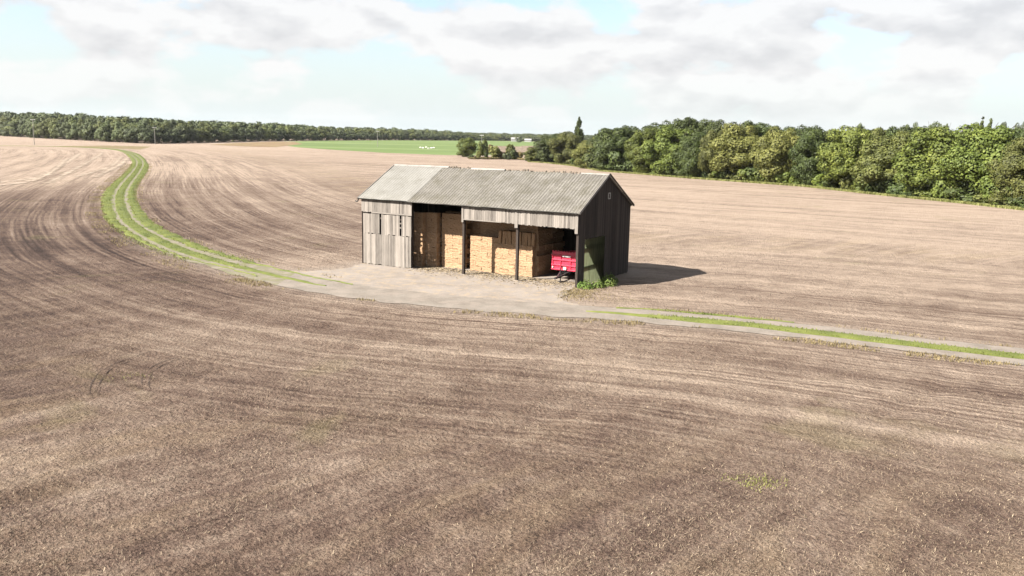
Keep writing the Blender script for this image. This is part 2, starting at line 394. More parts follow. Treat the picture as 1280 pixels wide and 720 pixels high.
# ------------------------------------------------------------------ flat ribbons along a line
def ribbon(name, s0, s1, d0, d1, z, mat, step=0.5, cross=4, hump=0.0, rag=0.25):
    "strip of ground between two offsets of the track line; ragged edges"
    ss = np.arange(s0, s1, step)
    k = np.interp(ss, TS, np.arange(len(TS))); P = np.stack([np.interp(ss, TS, TL[:, 0]), np.interp(ss, TS, TL[:, 1])], 1)
    N = np.stack([np.interp(ss, TS, TN[:, 0]), np.interp(ss, TS, TN[:, 1])], 1)
    e0 = (d0(ss) if callable(d0) else d0)+ (fbm(ss*0.7+3, ss*0+d0(0*ss).mean() if callable(d0) else ss*0+d0*7, 3)-.5)*2*rag
    e1 = (d1(ss) if callable(d1) else d1)+ (fbm(ss*0.7+31, ss*0+9, 3)-.5)*2*rag
    e1 = np.maximum(e1, e0+0.02)
    rows = []
    for t in np.linspace(0, 1, cross+1):
        d = e0+(e1-e0)*t
        zz = z+hump*math.sin(math.pi*t)*(0.5+fbm(ss*1.7, ss*0+t*9, 2))
        rows.append(np.column_stack([P+N*d[:, None], zz if np.ndim(zz) else np.full(len(ss), zz)]))
    V = np.concatenate(rows); m = len(ss); ii = np.arange((cross+1)*m).reshape(cross+1, m)
    Fq = np.stack([ii[:-1, :-1].ravel(), ii[:-1, 1:].ravel(), ii[1:, 1:].ravel(), ii[1:, :-1].ravel()], 1)
    return V, Fq
def join(parts):
    V = []; Fc = []; n0 = 0
    for v_, f_ in parts: V.append(v_); Fc.append(f_+n0); n0 += len(v_)
    return np.concatenate(V), np.concatenate(Fc)
def s_at(px, py):
    p = G(px, py)[:2]; return TS[((TL-p)**2).sum(1).argmin()]

pm, n, b = newmat('gravel', 0.95, 0.15)
geo = n.node('ShaderNodeNewGeometry'); pos = geo.outputs['Position']
f = n.math('ADD', n.math('MULTIPLY', n.noise(pos, 0.5, 5, 0.6), 0.6), n.math('MULTIPLY', n.noise(pos, 7, 4, 0.7), 0.4))
col = n.ramp(f, [(0.3, (0.14, 0.115, 0.093)), (0.5, (0.205, 0.178, 0.150)), (0.7, (0.27, 0.238, 0.205))])
col = n.mix(n.ramp(n.noise(pos, 0.8, 5, 0.7), [(0.45, 0.0), (0.62, 0.7)]), col, (0.27, 0.228, 0.192))
spx = n.node('ShaderNodeSeparateXYZ'); n.l.new(pos, spx.inputs[0])
weedy = n.math('MULTIPLY', n.math('LESS_THAN', spx.outputs[0], -15.0), n.ramp(n.noise(pos, 1.3, 4, 0.7), [(0.42, 0.15), (0.6, 0.85)]))
col = n.mix(weedy, col, (0.155, 0.15, 0.07))
set_out(n, b, col, n.bump(n.noise(pos, 12, 3), 0.03, 0.6))
s_end = TS[-1]; s_left = s_at(145, 187)
s_l0 = s_at(330, 341)
def narrow(s): return np.clip((s_l0-s)/30, 0, 1)
V, Fq = ribbon('path', 0, s_end, lambda s: -1.9+0.72*narrow(s), lambda s: 1.75-0.62*narrow(s), 0.024, pm, cross=3, rag=0.45)
path = mesh_np('path', V, Fq, pm); tag(path, 'narrow gravel farm track with two pale wheel ruts', 'track', kind='structure')

# yard polygon with a ragged edge
def ragged_polygon(P, amp, step=0.4):
    out = []
    for i in range(len(P)):
        a = P[i-1]; b_ = P[i]; L = np.linalg.norm(b_-a); m = max(1, int(L/step)); nrm = np.array([-(b_-a)[1], (b_-a)[0]])/L
        for k in range(m):
            q = a+(b_-a)*k/m; out.append(q+nrm*(fbm(np.array([q[0]*1.1]), np.array([q[1]*1.1]), 3)[0]-.5)*2*amp)
    return out
ym, n, b = newmat('yard_hardcore', 0.95, 0.15)
geo = n.node('ShaderNodeNewGeometry'); pos = geo.outputs['Position']
f = n.math('ADD', n.math('MULTIPLY', n.noise(pos, 0.45, 5, 0.65, 0.5), 0.65), n.math('MULTIPLY', n.noise(pos, 6, 5, 0.75), 0.35))
col = n.ramp(f, [(0.3, (0.185, 0.155, 0.131)), (0.5, (0.255, 0.22, 0.19)), (0.7, (0.315, 0.278, 0.244))])
col = n.mix(n.ramp(n.noise(n.vmul(rot(pos, 30) if False else pos, (1, 1, 1)), 1.6, 6, 0.7), [(0.5, 0.0), (0.64, 0.7)]), col, (0.36, 0.28, 0.185))
set_out(n, b, col, n.bump(n.noise(pos, 9, 4, 0.7), 0.04, 0.6))
yp = ragged_polygon(YARD, 0.7)
from mathutils.geometry import tessellate_polygon
tri = tessellate_polygon([[Vector((p[0], p[1], 0)) for p in yp]])
yard = MB(); yard.v = [(p[0], p[1], 0.020) for p in yp]; yard.f = [tuple(t) for t in tri]
yo = yard.build('forecourt', ym); tag(yo, 'pale dusty hardcore yard in front of the open barn', 'yard', kind='structure')
import bmesh
def face_up(o):
    bm = bmesh.new(); bm.from_mesh(o.data)
    for f_ in bm.faces:
        if f_.normal.z < 0: f_.normal_flip()
    bm.to_mesh(o.data); bm.free()
face_up(yo); face_up(path)

# grass along the track
gsm = leaf_mat('track_grass', (0.07, 0.088, 0.020), (0.135, 0.153, 0.036), (0.215, 0.21, 0.075), 0.35)
gdry = leaf_mat('dry_grass', (0.12, 0.10, 0.045), (0.21, 0.17, 0.08), (0.29, 0.24, 0.12), 0.35)
sl_ = s_at(330, 341); sr_ = s_at(790, 394)
def wB(s): return np.where(s < sl_, 1.25+1.2*np.clip((sl_-s)/15, 0, 1), 0)
parts = []
s75 = s_at(262, 324)
# middle strip
parts.append(ribbon('', 0, sl_+8, lambda s: -0.58+0.5*np.clip((s-sl_+10)/18, 0, 1), lambda s: 0.58-0.5*np.clip((s-sl_+10)/18, 0, 1), 0.03, None, cross=3, hump=0.07, rag=0.16))
parts.append(ribbon('', sr_-2.5, s_end, lambda s: -0.78+0.7*np.clip((sr_+4-s)/6.5, 0, 1), lambda s: 0.5-0.42*np.clip((sr_+4-s)/6.5, 0, 1), 0.03, None, cross=3, hump=0.07, rag=0.16))
# verges of the left stretch
parts.append(ribbon('', 0, sl_+9, lambda s: 1.55-0.62*narrow(s), lambda s: 2.0+0.25*np.sin(s*0.05)-0.75*np.clip((s-sl_+14)/23, 0, 1), 0.035, None, cross=4, hump=0.07, rag=0.4))
parts.append(ribbon('', 0, sl_+2, lambda s: -2.0-0.3*np.sin(s*0.04)+0.6*np.clip((s-sl_+26)/26, 0, 1), lambda s: -1.7+0.75*narrow(s), 0.035, None, cross=4, hump=0.07, rag=0.4))
# thin verge of the right stretch
parts.append(ribbon('', sr_-1, sr_+9, 1.55, lambda s: 1.85+0*s, 0.03, None, cross=2, hump=0.06, rag=0.45))
vgV, vgF = join(parts)
# blades
def blades(P, N, hmin, hmax, wd, lean=0.5, z0=0.02):
    m = len(P); h = rng.uniform(hmin, hmax, m); a = rng.uniform(0, 2*math.pi, m); wv = rng.uniform(0.6, 1.3, m)*wd
    ln = rng.uniform(0, lean, m)*h; la = rng.uniform(0, 2*math.pi, m)
    dx = np.cos(a)*wv/2; dy = np.sin(a)*wv/2
    tx = P[:, 0]+np.cos(la)*ln; ty = P[:, 1]+np.sin(la)*ln
    z = np.full(m, z0) if np.ndim(z0) == 0 else z0
    V = np.stack([np.stack([P[:, 0]-dx, P[:, 1]-dy, z], 1), np.stack([P[:, 0]+dx, P[:, 1]+dy, z], 1),
                  np.stack([tx+dx*0.4, ty+dy*0.4, z+h], 1), np.stack([tx-dx*0.4, ty-dy*0.4, z+h], 1)], 1).reshape(-1, 3)
    return V, np.arange(4*m).reshape(-1, 4)
def on_ribbon(s0, s1, d0, d1, m):
    s = rng.uniform(s0, s1, m); d = rng.uniform(0, 1, m)
    lo = d0(s) if callable(d0) else d0; hi = d1(s) if callable(d1) else d1
    d = lo+(hi-lo)*d
    P = np.stack([np.interp(s, TS, TL[:, 0]), np.interp(s, TS, TL[:, 1])], 1); N = np.stack([np.interp(s, TS, TN[:, 0]), np.interp(s, TS, TN[:, 1])], 1)
    return P+N*d[:, None]
bl = [(vgV, vgF)]
s_mid = s_at(175, 205)
for args in [(s_mid, sl_-2, -0.45, 0.45, 6000), (sr_+1, s_end, -0.75, 0.5, 4200), (s_mid, sl_-4, 1.1, 2.2, 8000), (s_mid, sl_-8, -2.2, -1.1, 8000), (sr_+1, sr_+7, 1.5, 1.9, 250)]:
    bl.append(blades(on_ribbon(*args), None, 0.03, 0.11 if args[0] > sl_ else 0.15, 0.05, 0.9, 0.03))
V, Fq = join(bl)
go = mesh_np('grass', V, Fq, gsm); tag(go, 'bright green grass down the middle and edges of the farm track', 'grass', kind='stuff')
# drier fringe outside the verges and in front of the barn end
bl = []
for args, m in [((s_mid, sl_+8, -3.9, -2.0), 9000), ((s_mid, sl_+6, 2.2, 3.0), 3500), ((sl_, sr_, -3.0, -1.9), 2500), ((sr_, s_end, -3.0, -1.9), 5000), ((sr_, s_end, 1.8, 2.4), 1200)]:
    P = on_ribbon(*args, m); keep = fbm(P[:, 0]*0.5, P[:, 1]*0.5, 3) > 0.5
    P = P[keep]; bl.append(blades(P, None, 0.05, 0.16, 0.045, 0.9, 0.0))
P = np.array([barn_pt(*q)[:2] for q in zip(rng.normal(0.9, 1.0, 1500), rng.normal(-1.6, 1.3, 1500))])
P = P[(poly_dist(P[:, 0], P[:, 1], YARD) > -0.3)]
bl.append(blades(P, None, 0.03, 0.12, 0.05, 0.9, 0.0))
V, Fq = join(bl); o = mesh_np('dry_grass', V, Fq, gdry); tag(o, 'yellowing rough grass fringing the track and the barn corner', 'grass', kind='stuff')

# ------------------------------------------------------------------ stubble in the near field
m = 330000
r = np.exp(rng.uniform(math.log(16.5), math.log(62), m)); th = rng.uniform(-0.62, 0.62, m)
x = r*np.tan(th)*0.98; y = r
# straw stands in drill rows
q1 = x*ca+y*sa; q2 = -x*sa+y*ca; q2 = np.round(q2/0.17)*0.17+rng.normal(0, 0.045, m); x = q1*ca-q2*sa; y = q1*sa+q2*ca
s_, d_ = track_coords(x, y)
keep = (d_ < -2.6) & (y > 15.5)
dens = np.clip((tone(x, y)-0.30)*1.2+ (fbm(x*0.16, y*0.16, 4)-.5)*2.4 + (fbm(q1*0.05, q2*0.6, 3)-.5)*1.8+0.42, 0.10, 1)
keep &= rng.random(m) < 0.62*dens*np.clip((64-r)/20, 0.0, 1)
x = x[keep]; y = y[keep]
# height of the ground there
ix = np.clip(np.searchsorted(gx, x)-1, 0, nx-2); iy = np.clip(np.searchsorted(gy, y)-1, 0, ny-2)
Zg = ZZ.reshape(ny, nx); fx = (x-gx[ix])/(gx[ix+1]-gx[ix]); fy = (y-gy[iy])/(gy[iy+1]-gy[iy])
zg = (Zg[iy, ix]*(1-fx)+Zg[iy, ix+1]*fx)*(1-fy)+(Zg[iy+1, ix]*(1-fx)+Zg[iy+1, ix+1]*fx)*fy
V, Fq = blades(np.stack([x, y], 1), None, 0.02, 0.075, 0.017, 1.8, zg-0.01)
sm, n, b = newmat('straw_stubble', 0.8, 0.3)
geo = n.node('ShaderNodeNewGeometry')
col = n.ramp(geo.outputs['Random Per Island'], [(0.0, (0.09, 0.062, 0.042)), (0.5, (0.18, 0.131, 0.09)), (0.85, (0.28, 0.215, 0.145)), (1.0, (0.45, 0.36, 0.245))])
set_out(n, b, col)
so_ = mesh_np('stubble', V, Fq, sm); tag(so_, 'short cut straw stubble standing in the near field', 'stubble', kind='stuff')

# weed patches in the near field
for px, py, rad, lab in [(945, 602, 0.55, 'yellow-green weed patch alone in the right foreground stubble'), (160, 469, 0.6, 'faint green weed patch between the curved tyre marks')]:
    c = G(px, py); k = 900
    a = rng.uniform(0, 2*math.pi, k); rr = rad*np.sqrt(rng.random(k))*(0.6+0.8*fbm(np.cos(a)*2+px, np.sin(a)*2, 2))
    P = np.stack([np.cos(a)*rr*1.3, np.sin(a)*rr], 1); keep = rng.random(k) < (0.38 if px > 900 else 0.12)
    V, Fq = blades(P[keep]*rng.uniform(0.6, 1.5, (keep.sum(), 1)), None, 0.02, 0.07, 0.03, 1.2, 0.0)
    o = mesh_np('weed_patch', V, Fq, leaf_mat('weed_leaf', (0.08, 0.085, 0.025), (0.14, 0.14, 0.04), (0.19, 0.18, 0.06)))
    o.location = (c[0], c[1], 0.0); tag(o, lab, 'weeds', kind='stuff')

# tyre marks: shallow pressed grooves of dark soil
dm, n, b = newmat('pressed_soil', 0.95, 0.1)
geo = n.node('ShaderNodeNewGeometry')
set_out(n, b, n.ramp(n.noise(geo.outputs['Position'], 5, 3), [(0.3, (0.04, 0.028, 0.022)), (0.7, (0.10, 0.072, 0.058))]), n.bump(n.noise(geo.outputs['Position'], 12, 3), 0.03))
def mark(pts, wd=0.13):
    L = catmull(np.array([G(*q)[:2] for q in pts]), 0.18)
    T_ = np.gradient(L, axis=0); T_ /= np.linalg.norm(T_, axis=1)[:, None]; N_ = np.stack([-T_[:, 1], T_[:, 0]], 1)
    wv = wd*np.clip((fbm(L[:, 0]*1.3, L[:, 1]*1.3, 3)-0.36)*3.2, 0.02, 1.1)
    ends = np.clip(np.minimum(np.arange(len(L)), np.arange(len(L))[::-1])/6, 0.05, 1); wv = wv*ends
    gz = []
    for q in L:
        i = np.clip(np.searchsorted(gx, q[0])-1, 0, nx-2); j = np.clip(np.searchsorted(gy, q[1])-1, 0, ny-2); gz.append(max(Zg[j, i], Zg[j, i+1], Zg[j+1, i], Zg[j+1, i+1])+0.006)
    gz = np.array(gz); k = len(L)
    V = np.concatenate([np.column_stack([L-N_*wv[:, None], gz]), np.column_stack([L+N_*wv[:, None], gz])])
    return V, np.stack([np.arange(k-1), np.arange(1, k), np.arange(k+1, 2*k), np.arange(k, 2*k-1)], 1)
SW = [[(0, 228), (50, 220), (83, 203), (100, 192)], [(60, 229), (100, 208), (123, 195), (128, 190)], [(95, 221), (138, 208), (152, 196)], [(0, 232), (40, 226), (66, 214), (84, 198)], [(118, 222), (150, 206), (160, 197)]]
swm, n, b = newmat('straw_swath', 0.95, 0.1)
set_out(n, b, n.ramp(n.noise(n.node('ShaderNodeNewGeometry').outputs['Position'], 0.9, 5), [(0.35, (0.30, 0.235, 0.18)), (0.65, (0.44, 0.36, 0.28))]))
def swaths():
    L_ = []
    for i, p in enumerate(SW): v_, f_ = mark(p, 1.0); v_[:, 2] = 0.03+0.012*i; L_.append((v_, f_))
    V, Fq = join(L_)
    o = mesh_np('straw_swaths', V, Fq, swm); face_up(o); tag(o, 'pale curving straw swaths on the far left of the field', 'straw swaths', kind='structure')
MK = [[(114, 498), (113, 484), (119, 472), (132, 460), (158, 449), (195, 438)], [(124, 496), (123, 484), (130, 470), (143, 459), (170, 448)],
      [(178, 482), (177, 474), (182, 465), (196, 456), (225, 445), (262, 438)], [(189, 488), (186, 478), (190, 467), (205, 456), (238, 445)]]
V, Fq = join([mark(p, 0.028) for i, p in enumerate(MK)])
o = mesh_np('tyre_marks', V, Fq, dm); face_up(o); tag(o, 'dark curved tyre marks pressed into the near stubble', 'tyre marks', kind='structure')

swaths()
# ------------------------------------------------------------------ far fields
def flat_poly(name, pts, z, mat, lab, cat):
    P = np.array([G(*q)[:2] for q in pts]); o = MB(); rp = ragged_polygon(P, 1.2, 6)
    o.v = [(p[0], p[1], z) for p in rp]; o.f = [tuple(t) for t in tessellate_polygon([[Vector((p[0], p[1], 0)) for p in rp]])]
    o = o.build(name, mat); face_up(o); tag(o, lab, cat, kind='structure'); return o
fm, n, b = newmat('far_pasture', 0.9, 0.2)
geo = n.node('ShaderNodeNewGeometry')
f = n.noise(n.vmul(rot(geo.outputs['Position'], 0) if False else geo.outputs['Position'], (0.004, 0.03, 1)), 1.0, 4)
set_out(n, b, n.ramp(f, [(0.3, (0.085, 0.125, 0.035)), (0.5, (0.115, 0.165, 0.042)), (0.68, (0.165, 0.215, 0.08))]))
flat_poly('green_field', [(330, 177.5), (400, 176), (500, 175.2), (600, 175.6), (700, 177.5), (760, 180), (760, 190), (690, 193.5), (640, 194), (560, 194), (480, 191), (420, 187.5), (370, 184)], 0.03, fm, 'bright green pasture below the far wood', 'field')
bm_, n, b = newmat('rough_ground', 0.95, 0.1)
geo = n.node('ShaderNodeNewGeometry')
set_out(n, b, n.ramp(n.noise(geo.outputs['Position'], 0.12, 5), [(0.3, (0.14, 0.09, 0.055)), (0.5, (0.22, 0.15, 0.09)), (0.7, (0.2, 0.2, 0.08))]))
flat_poly('rough_ground', [(262, 181), (300, 178.5), (345, 177), (368, 177.2), (378, 180), (345, 184), (315, 183.5)], 0.045, bm_, 'patch of rough reddish brown ground below the far wood', 'rough ground')
flat_poly('far_grass_strip', [(70, 182.6), (130, 182), (190, 183.2), (175, 187), (120, 184.6)], 0.02, gdry, 'pale green headland strip where the track turns left', 'grass strip')

# ------------------------------------------------------------------ the barn
L, W, EV, RG = 17.99, 8.45, 5.0, 7.2
barn = empty('hay_barn', tuple(BO), YAW)
tag(barn, 'long open-fronted timber barn with grey corrugated roof standing in the stubble field', 'barn')
lit_wood = wood_mat('weathered_boards', (0.27, 0.24, 0.21), 0.45)
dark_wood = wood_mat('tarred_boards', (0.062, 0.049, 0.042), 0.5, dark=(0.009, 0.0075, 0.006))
post_wood = wood_mat('post_timber', (0.075, 0.058, 0.048), 0.3)

def planks(mb, a0, a1, b0, z0, z1, wd=0.155, along='a', thick=0.025, jag=0.03, gap=0.008, skip=None, z1f=None):
    a = a0
    while a < a1-0.02:
        ww = min(wd*random.uniform(0.85, 1.12), a1-a)
        if not (skip and skip(a)):
            dz0 = random.uniform(-jag, jag); dz1 = random.uniform(-jag, jag)*0.5
            off = random.uniform(0, 0.014); k = random.uniform(-0.006, 0.006)
            top0 = (z1f(a+gap/2) if z1f else z1)+dz1; top1 = (z1f(a+ww-gap/2) if z1f else z1)+dz1
            x0, x1 = a+gap/2, a+ww-gap/2
            if along == 'a':
                vs = [(x0, b0-off, z0+dz0), (x1, b0-off, z0+dz0), (x1, b0+thick-off, z0+dz0), (x0, b0+thick-off, z0+dz0),
                      (x0+k, b0-off, top0), (x1+k, b0-off, top1), (x1+k, b0+thick-off, top1), (x0+k, b0+thick-off, top0)]
            else:
                vs = [(b0+off, x0, z0+dz0), (b0+off, x1, z0+dz0), (b0-thick+off, x1, z0+dz0), (b0-thick+off, x0, z0+dz0),
                      (b0+off, x0, top0), (b0+off, x1, top1), (b0-thick+off, x1, top1), (b0-thick+off, x0, top0)]
            mb.add(vs, [(0, 3, 2, 1), (4, 5, 6, 7), (0, 1, 5, 4), (1, 2, 6, 5), (2, 3, 7, 6), (3, 0, 4, 7)])
        a += ww
    return mb
# posts of the front
for a in (-17.93, -13.42, -8.93, -4.60, -0.10):
    mb = MB(); wv = 0.17 if a > -17 and a < -1 else 0.15
    mb.box(a-wv/2, a+wv/2, 0.045, 0.045+0.2, 0.0, 4.93)
    mb.build('post', post_wood, barn, bevel=0.012)
# concrete feet
for a in (-13.42, -8.93, -4.60):
    MB().box(a-0.2, a+0.2, -0.05, 0.38, 0.0, 0.06).build('post_base', ym, barn, bevel=0.02)
# header cladding over the two right bays
mb = planks(MB(), -8.99, -4.62, -0.03, 3.90, 4.93, 0.15); o = mb.build('header_cladding', lit_wood, barn)
mb = planks(MB(), -4.60, -0.02, -0.045, 3.86, 4.93, 0.15); o = mb.build('header_cladding', lit_wood, barn)
for q in ((-4.74, -4.50, -0.085, -0.062, 3.62, 4.95), (-0.24, -0.02, -0.085, -0.062, 3.55, 4.95), (-9.02, -8.86, -0.07, -0.05, 3.72, 4.9)): MB().box(*q).build('cover_strip', lit_wood, barn)
MB().box(-8.9, -5.9, -0.075, -0.05, 3.885, 3.95).build('cladding_rail', lit_wood, barn)
MB().box(-17.9, 0.0, 0.06, 0.16, 4.80, 4.95).box(-8.9, -4.65, 0.0, 0.08, 3.95, 4.08).box(-4.55, -0.2, 0.0, 0.08, 3.92, 4.05).build('wall_plate', post_wood, barn)
# the closed left bay: upper cladding and the big boarded door
planks(MB(), -17.98, -13.35, -0.03, 3.92, 4.93, 0.15).build('upper_cladding', lit_wood, barn)
MB().box(-17.0, -13.3, -0.10, -0.06, 3.86, 3.95).build('door_track', lit_wood, barn)
door = planks(MB(), -17.80, -13.36, -0.05, 0.06, 2.32, 0.16, jag=0.05, skip=lambda a: False)
def gaps(a): return (-16.35 < a < -16.20) or (-14.48 < a < -14.33)
planks(door, -17.80, -13.36, -0.052, 2.34, 3.81, 0.16, jag=0.04, skip=gaps)
door.box(-14.50, -14.28, -0.05, -0.03, 2.88, 2.98).box(-14.52, -14.26, -0.05, -0.03, 3.2, 3.3)
do = door.build('boarded_door', lit_wood, barn)
MB().box(-17.8, -13.4, -0.012, 0.03, 0.5, 0.64).box(-17.8, -13.4, -0.012, 0.03, 1.9, 2.04).box(-17.8, -13.4, -0.012, 0.03, 3.45, 3.58).build('door_rail', post_wood, barn)
# gable and back walls
def roofline(b): return EV-0.03+(RG-EV-0.02)*(1-abs(b-W/2)/(W/2))
g = MB()
def sheet_top(b): return 3.05 if b < 2.6 else 2.4
planks(g, 0.0, 0.98, 0.0, 0.0, 0, 0.16, 'b', jag=0.03, z1f=roofline)
g2 = MB()
planks(g2, 0.98, 4.15, 0.0, 3.1, 0, 0.16, 'b', jag=0.04, z1f=roofline)
planks(g2, 4.15, 5.48, 0.0, 0.05, 0, 0.16, 'b', jag=0.03, z1f=roofline)
planks(g2, 5.55, 8.40, 0.0, 0.05, 0, 0.16, 'b', jag=0.03, z1f=roofline)
planks(g2, 5.40, 5.60, -0.01, 2.5, 0, 0.2, 'b', jag=0.03, z1f=roofline)
g.v += []
n0 = len(g.v); g.v += g2.v; g.f += [tuple(i+n0 for i in f) for f in g2.f]
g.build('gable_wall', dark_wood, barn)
tm, n, b = newmat('translucent_sheet', 1.0, 0.0)
tc_ = n.node('ShaderNodeTexCoord')
cc = n.ramp(n.noise(n.vmul(tc_.outputs['Object'], (1, 5, 0.5)), 1.5, 4), [(0.3, (0.17, 0.20, 0.11)), (0.7, (0.34, 0.38, 0.23))])
set_out(n, b, n.mix(0.93, cc, (0.012, 0.013, 0.009)))
tr = n.node('ShaderNodeBsdfTranslucent'); n.put(tr.inputs[0], cc); mx2 = n.node('ShaderNodeMixShader', i_0=0.62)
n.l.new(b.outputs[0], mx2.inputs[1]); n.l.new(tr.outputs[0], mx2.inputs[2]); n.l.new(mx2.outputs[0], n.n['Material Output'].inputs[0])
bs = np.arange(0.96, 4.2, 0.025); xs = -0.02+0.018*np.sin(bs*2*math.pi/0.15)
V = np.concatenate([np.column_stack([xs, bs, 0*bs+0.05]), np.column_stack([xs, bs, 0*bs+3.12])]); k = len(bs)
mesh_np('translucent_sheet', V, np.stack([np.arange(k-1), np.arange(1, k), np.arange(k+1, 2*k), np.arange(k, 2*k-1)], 1), tm, barn, True)
# timbers inside the gable
MB().box(-0.17, -0.06, 0.25, 8.3, 1.18, 1.34).box(-0.17, -0.06, 0.25, 8.3, 2.42, 2.56).box(-0.17, -0.06, 0.25, 8.3, 3.6, 3.74).build('gable_rail', dark_wood, barn)
MB().beam((-0.24, 3.9, 0.3), (-0.24, 1.1, 3.7), 0.1, 0.15).build('gable_brace', dark_wood, barn)
for bb in (4.2, 8.28): MB().box(-0.2, -0.04, bb-0.08, bb+0.08, 0, 4.95 if bb > 5 else 7.0).build('post', post_wood, barn)
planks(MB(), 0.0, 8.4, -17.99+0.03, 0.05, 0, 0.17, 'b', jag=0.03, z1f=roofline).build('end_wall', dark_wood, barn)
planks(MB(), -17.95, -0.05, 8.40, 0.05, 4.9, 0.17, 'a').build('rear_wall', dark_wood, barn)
# little vent high in the gable
vm, n, b = newmat('old_white_paint', 0.7, 0.3); set_out(n, b, n.ramp(n.noise(n.node('ShaderNodeTexCoord').outputs['Object'], 9, 3), [(0.3, (0.25, 0.23, 0.21)), (0.6, (0.5, 0.47, 0.43))]))
vt = MB(); zc, bc = 5.78, 4.55
for y0, y1, z0, z1 in ((-.19, -.12, -.22, .22), (.12, .19, -.22, .22), (-.12, .12, .15, .22), (-.12, .12, -.22, -.15)):
    vt.box(0.012, 0.045, bc+y0, bc+y1, zc+z0, zc+z1)
vf = vt.build('vent_frame', vm, barn); MB().box(0.012, 0.02, bc-0.12, bc+0.12, zc-0.15, zc+0.15).build('vent_opening', dark_wood, vf)
# trusses, purlins
for a in (-17.8, -13.42, -8.93, -4.6, -0.3):
    t = MB(); t.beam((a, 0.1, EV-0.1), (a, W/2, RG-0.16), 0.09, 0.2).beam((a, W-0.1, EV-0.1), (a, W/2, RG-0.16), 0.09, 0.2).beam((a, 0.1, EV-0.12), (a, W-0.1, EV-0.12), 0.09, 0.18)
    t.beam((a, W/2, EV-0.12), (a, W/2, RG-0.2), 0.08, 0.1).build('roof_truss', post_wood, barn)
pu = MB()
for t in (0.12, 0.4, 0.68, 0.95):
    for sd in (0, 1):
        bb = t*W/2 if sd == 0 else W-t*W/2; zz = EV+(RG-EV)*t-0.1
        pu.box(-17.95, -0.05, bb-0.04, bb+0.04, zz-0.07, zz)
pu.build('purlin', post_wood, barn)

# roof sheets
def roof_mat(name, lo, mid, hi, moss, lap):
    m, n, b = newmat(name, 0.92, 0.15)
    tc = n.node('ShaderNodeTexCoord'); ob = tc.outputs['Object']
    big = n.noise(ob, 0.7, 5, 0.6); sm_ = n.noise(ob, 7, 5, 0.75)
    run = n.noise(n.vmul(ob, (9, 0.6, 0.6)), 1.0, 4, 0.6)
    f = n.math('ADD', n.math('ADD', n.math('MULTIPLY', big, 0.35), n.math('MULTIPLY', sm_, 0.45)), n.math('MULTIPLY', run, 0.2))
    col = n.ramp(f, [(0.3, lo), (0.5, mid), (0.7, hi)])
    sx = n.node('ShaderNodeSeparateXYZ'); n.l.new(ob, sx.inputs[0])
    # dirt lying in the valleys of the corrugations and along the sheet laps
    val = n.math('COSINE', n.math('MULTIPLY', sx.outputs[0], 2*math.pi/PW))
    dirt = n.math('MULTIPLY', n.mr(val, -1.0, 0.1, 1.0, 0.0), n.ramp(n.noise(ob, 2.4, 4, 0.7), [(0.3, 0.25*moss), (0.6, moss)]), clamp=True)
    col = n.mix(dirt, col, tuple(x*0.42 for x in mid))
    if lap:
        l_ = n.math('FRACT', n.math('DIVIDE', sx.outputs[0], 1.05)); col = n.mix(n.math('MULTIPLY', n.math('LESS_THAN', l_, 0.06), 0.6), col, (0.10, 0.09, 0.08))
    spk = n.ramp(n.math('ADD', n.math('MULTIPLY', n.noise(ob, 13, 4, 0.75), 0.6), n.math('MULTIPLY', n.noise(ob, 1.1, 4, 0.6), 0.4)), [(0.49, 0.0), (0.56, 0.9)]); col = n.mix(n.math('MULTIPLY', spk, moss), col, (0.095, 0.087, 0.065))
    set_out(n, b, col); return m
PW = 0.24
rm_old = roof_mat('old_roof_sheet', (0.095, 0.087, 0.076), (0.18, 0.168, 0.148), (0.275, 0.26, 0.232), 0.9, True)
rm_new = roof_mat('newer_roof_sheet', (0.175, 0.168, 0.152), (0.22, 0.213, 0.195), (0.265, 0.258, 0.236), 0.4, False)
def roof_sheet(name, a0, a1, side, mat, amp, lift=0.0, rows=6):
    av = np.arange(a0, a1+1e-6, PW/8)
    t = np.linspace(-0.062, 1.0, rows+1)
    run = W/2
    A, T = np.meshgrid(av, t)
    bb = T*run if side == 0 else W-T*run
    step = np.floor(T*rows*0.999)*0.0
    zz = EV+0.03+(RG-EV)*T+amp*np.cos(A*2*math.pi/PW)+lift+(fbm(A*0.5, T*3+side*9, 2)-.5)*0.05
    zz = zz+np.where(T < 0, (fbm(A*1.7, T*0, 2)-.5)*0.03, 0)
    bb = bb+np.where(T < 0, (fbm(A*0.9+5, T*0+3, 2)-.5)*0.10*(1 if side else -1), 0)
    V = np.stack([A.ravel(), bb.ravel(), zz.ravel()], 1); V2 = V-np.array([0, 0, 0.022])
    m_, k = T.shape; ii = np.arange(m_*k).reshape(m_, k)
    F1 = np.stack([ii[:-1, :-1].ravel(), ii[:-1, 1:].ravel(), ii[1:, 1:].ravel(), ii[1:, :-1].ravel()], 1)
    if side: F1 = F1[:, ::-1]
    F2 = F1[:, ::-1]+m_*k
    def strip(e, flip):
        q = np.stack([e[:-1], e[1:], e[1:]+m_*k, e[:-1]+m_*k], 1); return q[:, ::-1] if flip else q
    Fq = np.concatenate([F1, F2, strip(ii[0], True), strip(ii[:, 0], False), strip(ii[:, -1], True)])
    return mesh_np(name, np.concatenate([V, V2]), Fq, mat, barn, False)
roof_sheet('old_roof_front', -13.6, 0.14, 0, rm_old, 0.02); roof_sheet('new_roof_front', -18.15, -13.5, 0, rm_new, 0.012, 0.035)
roof_sheet('old_roof_back', -18.15, 0.14, 1, rm_old, 0.036)
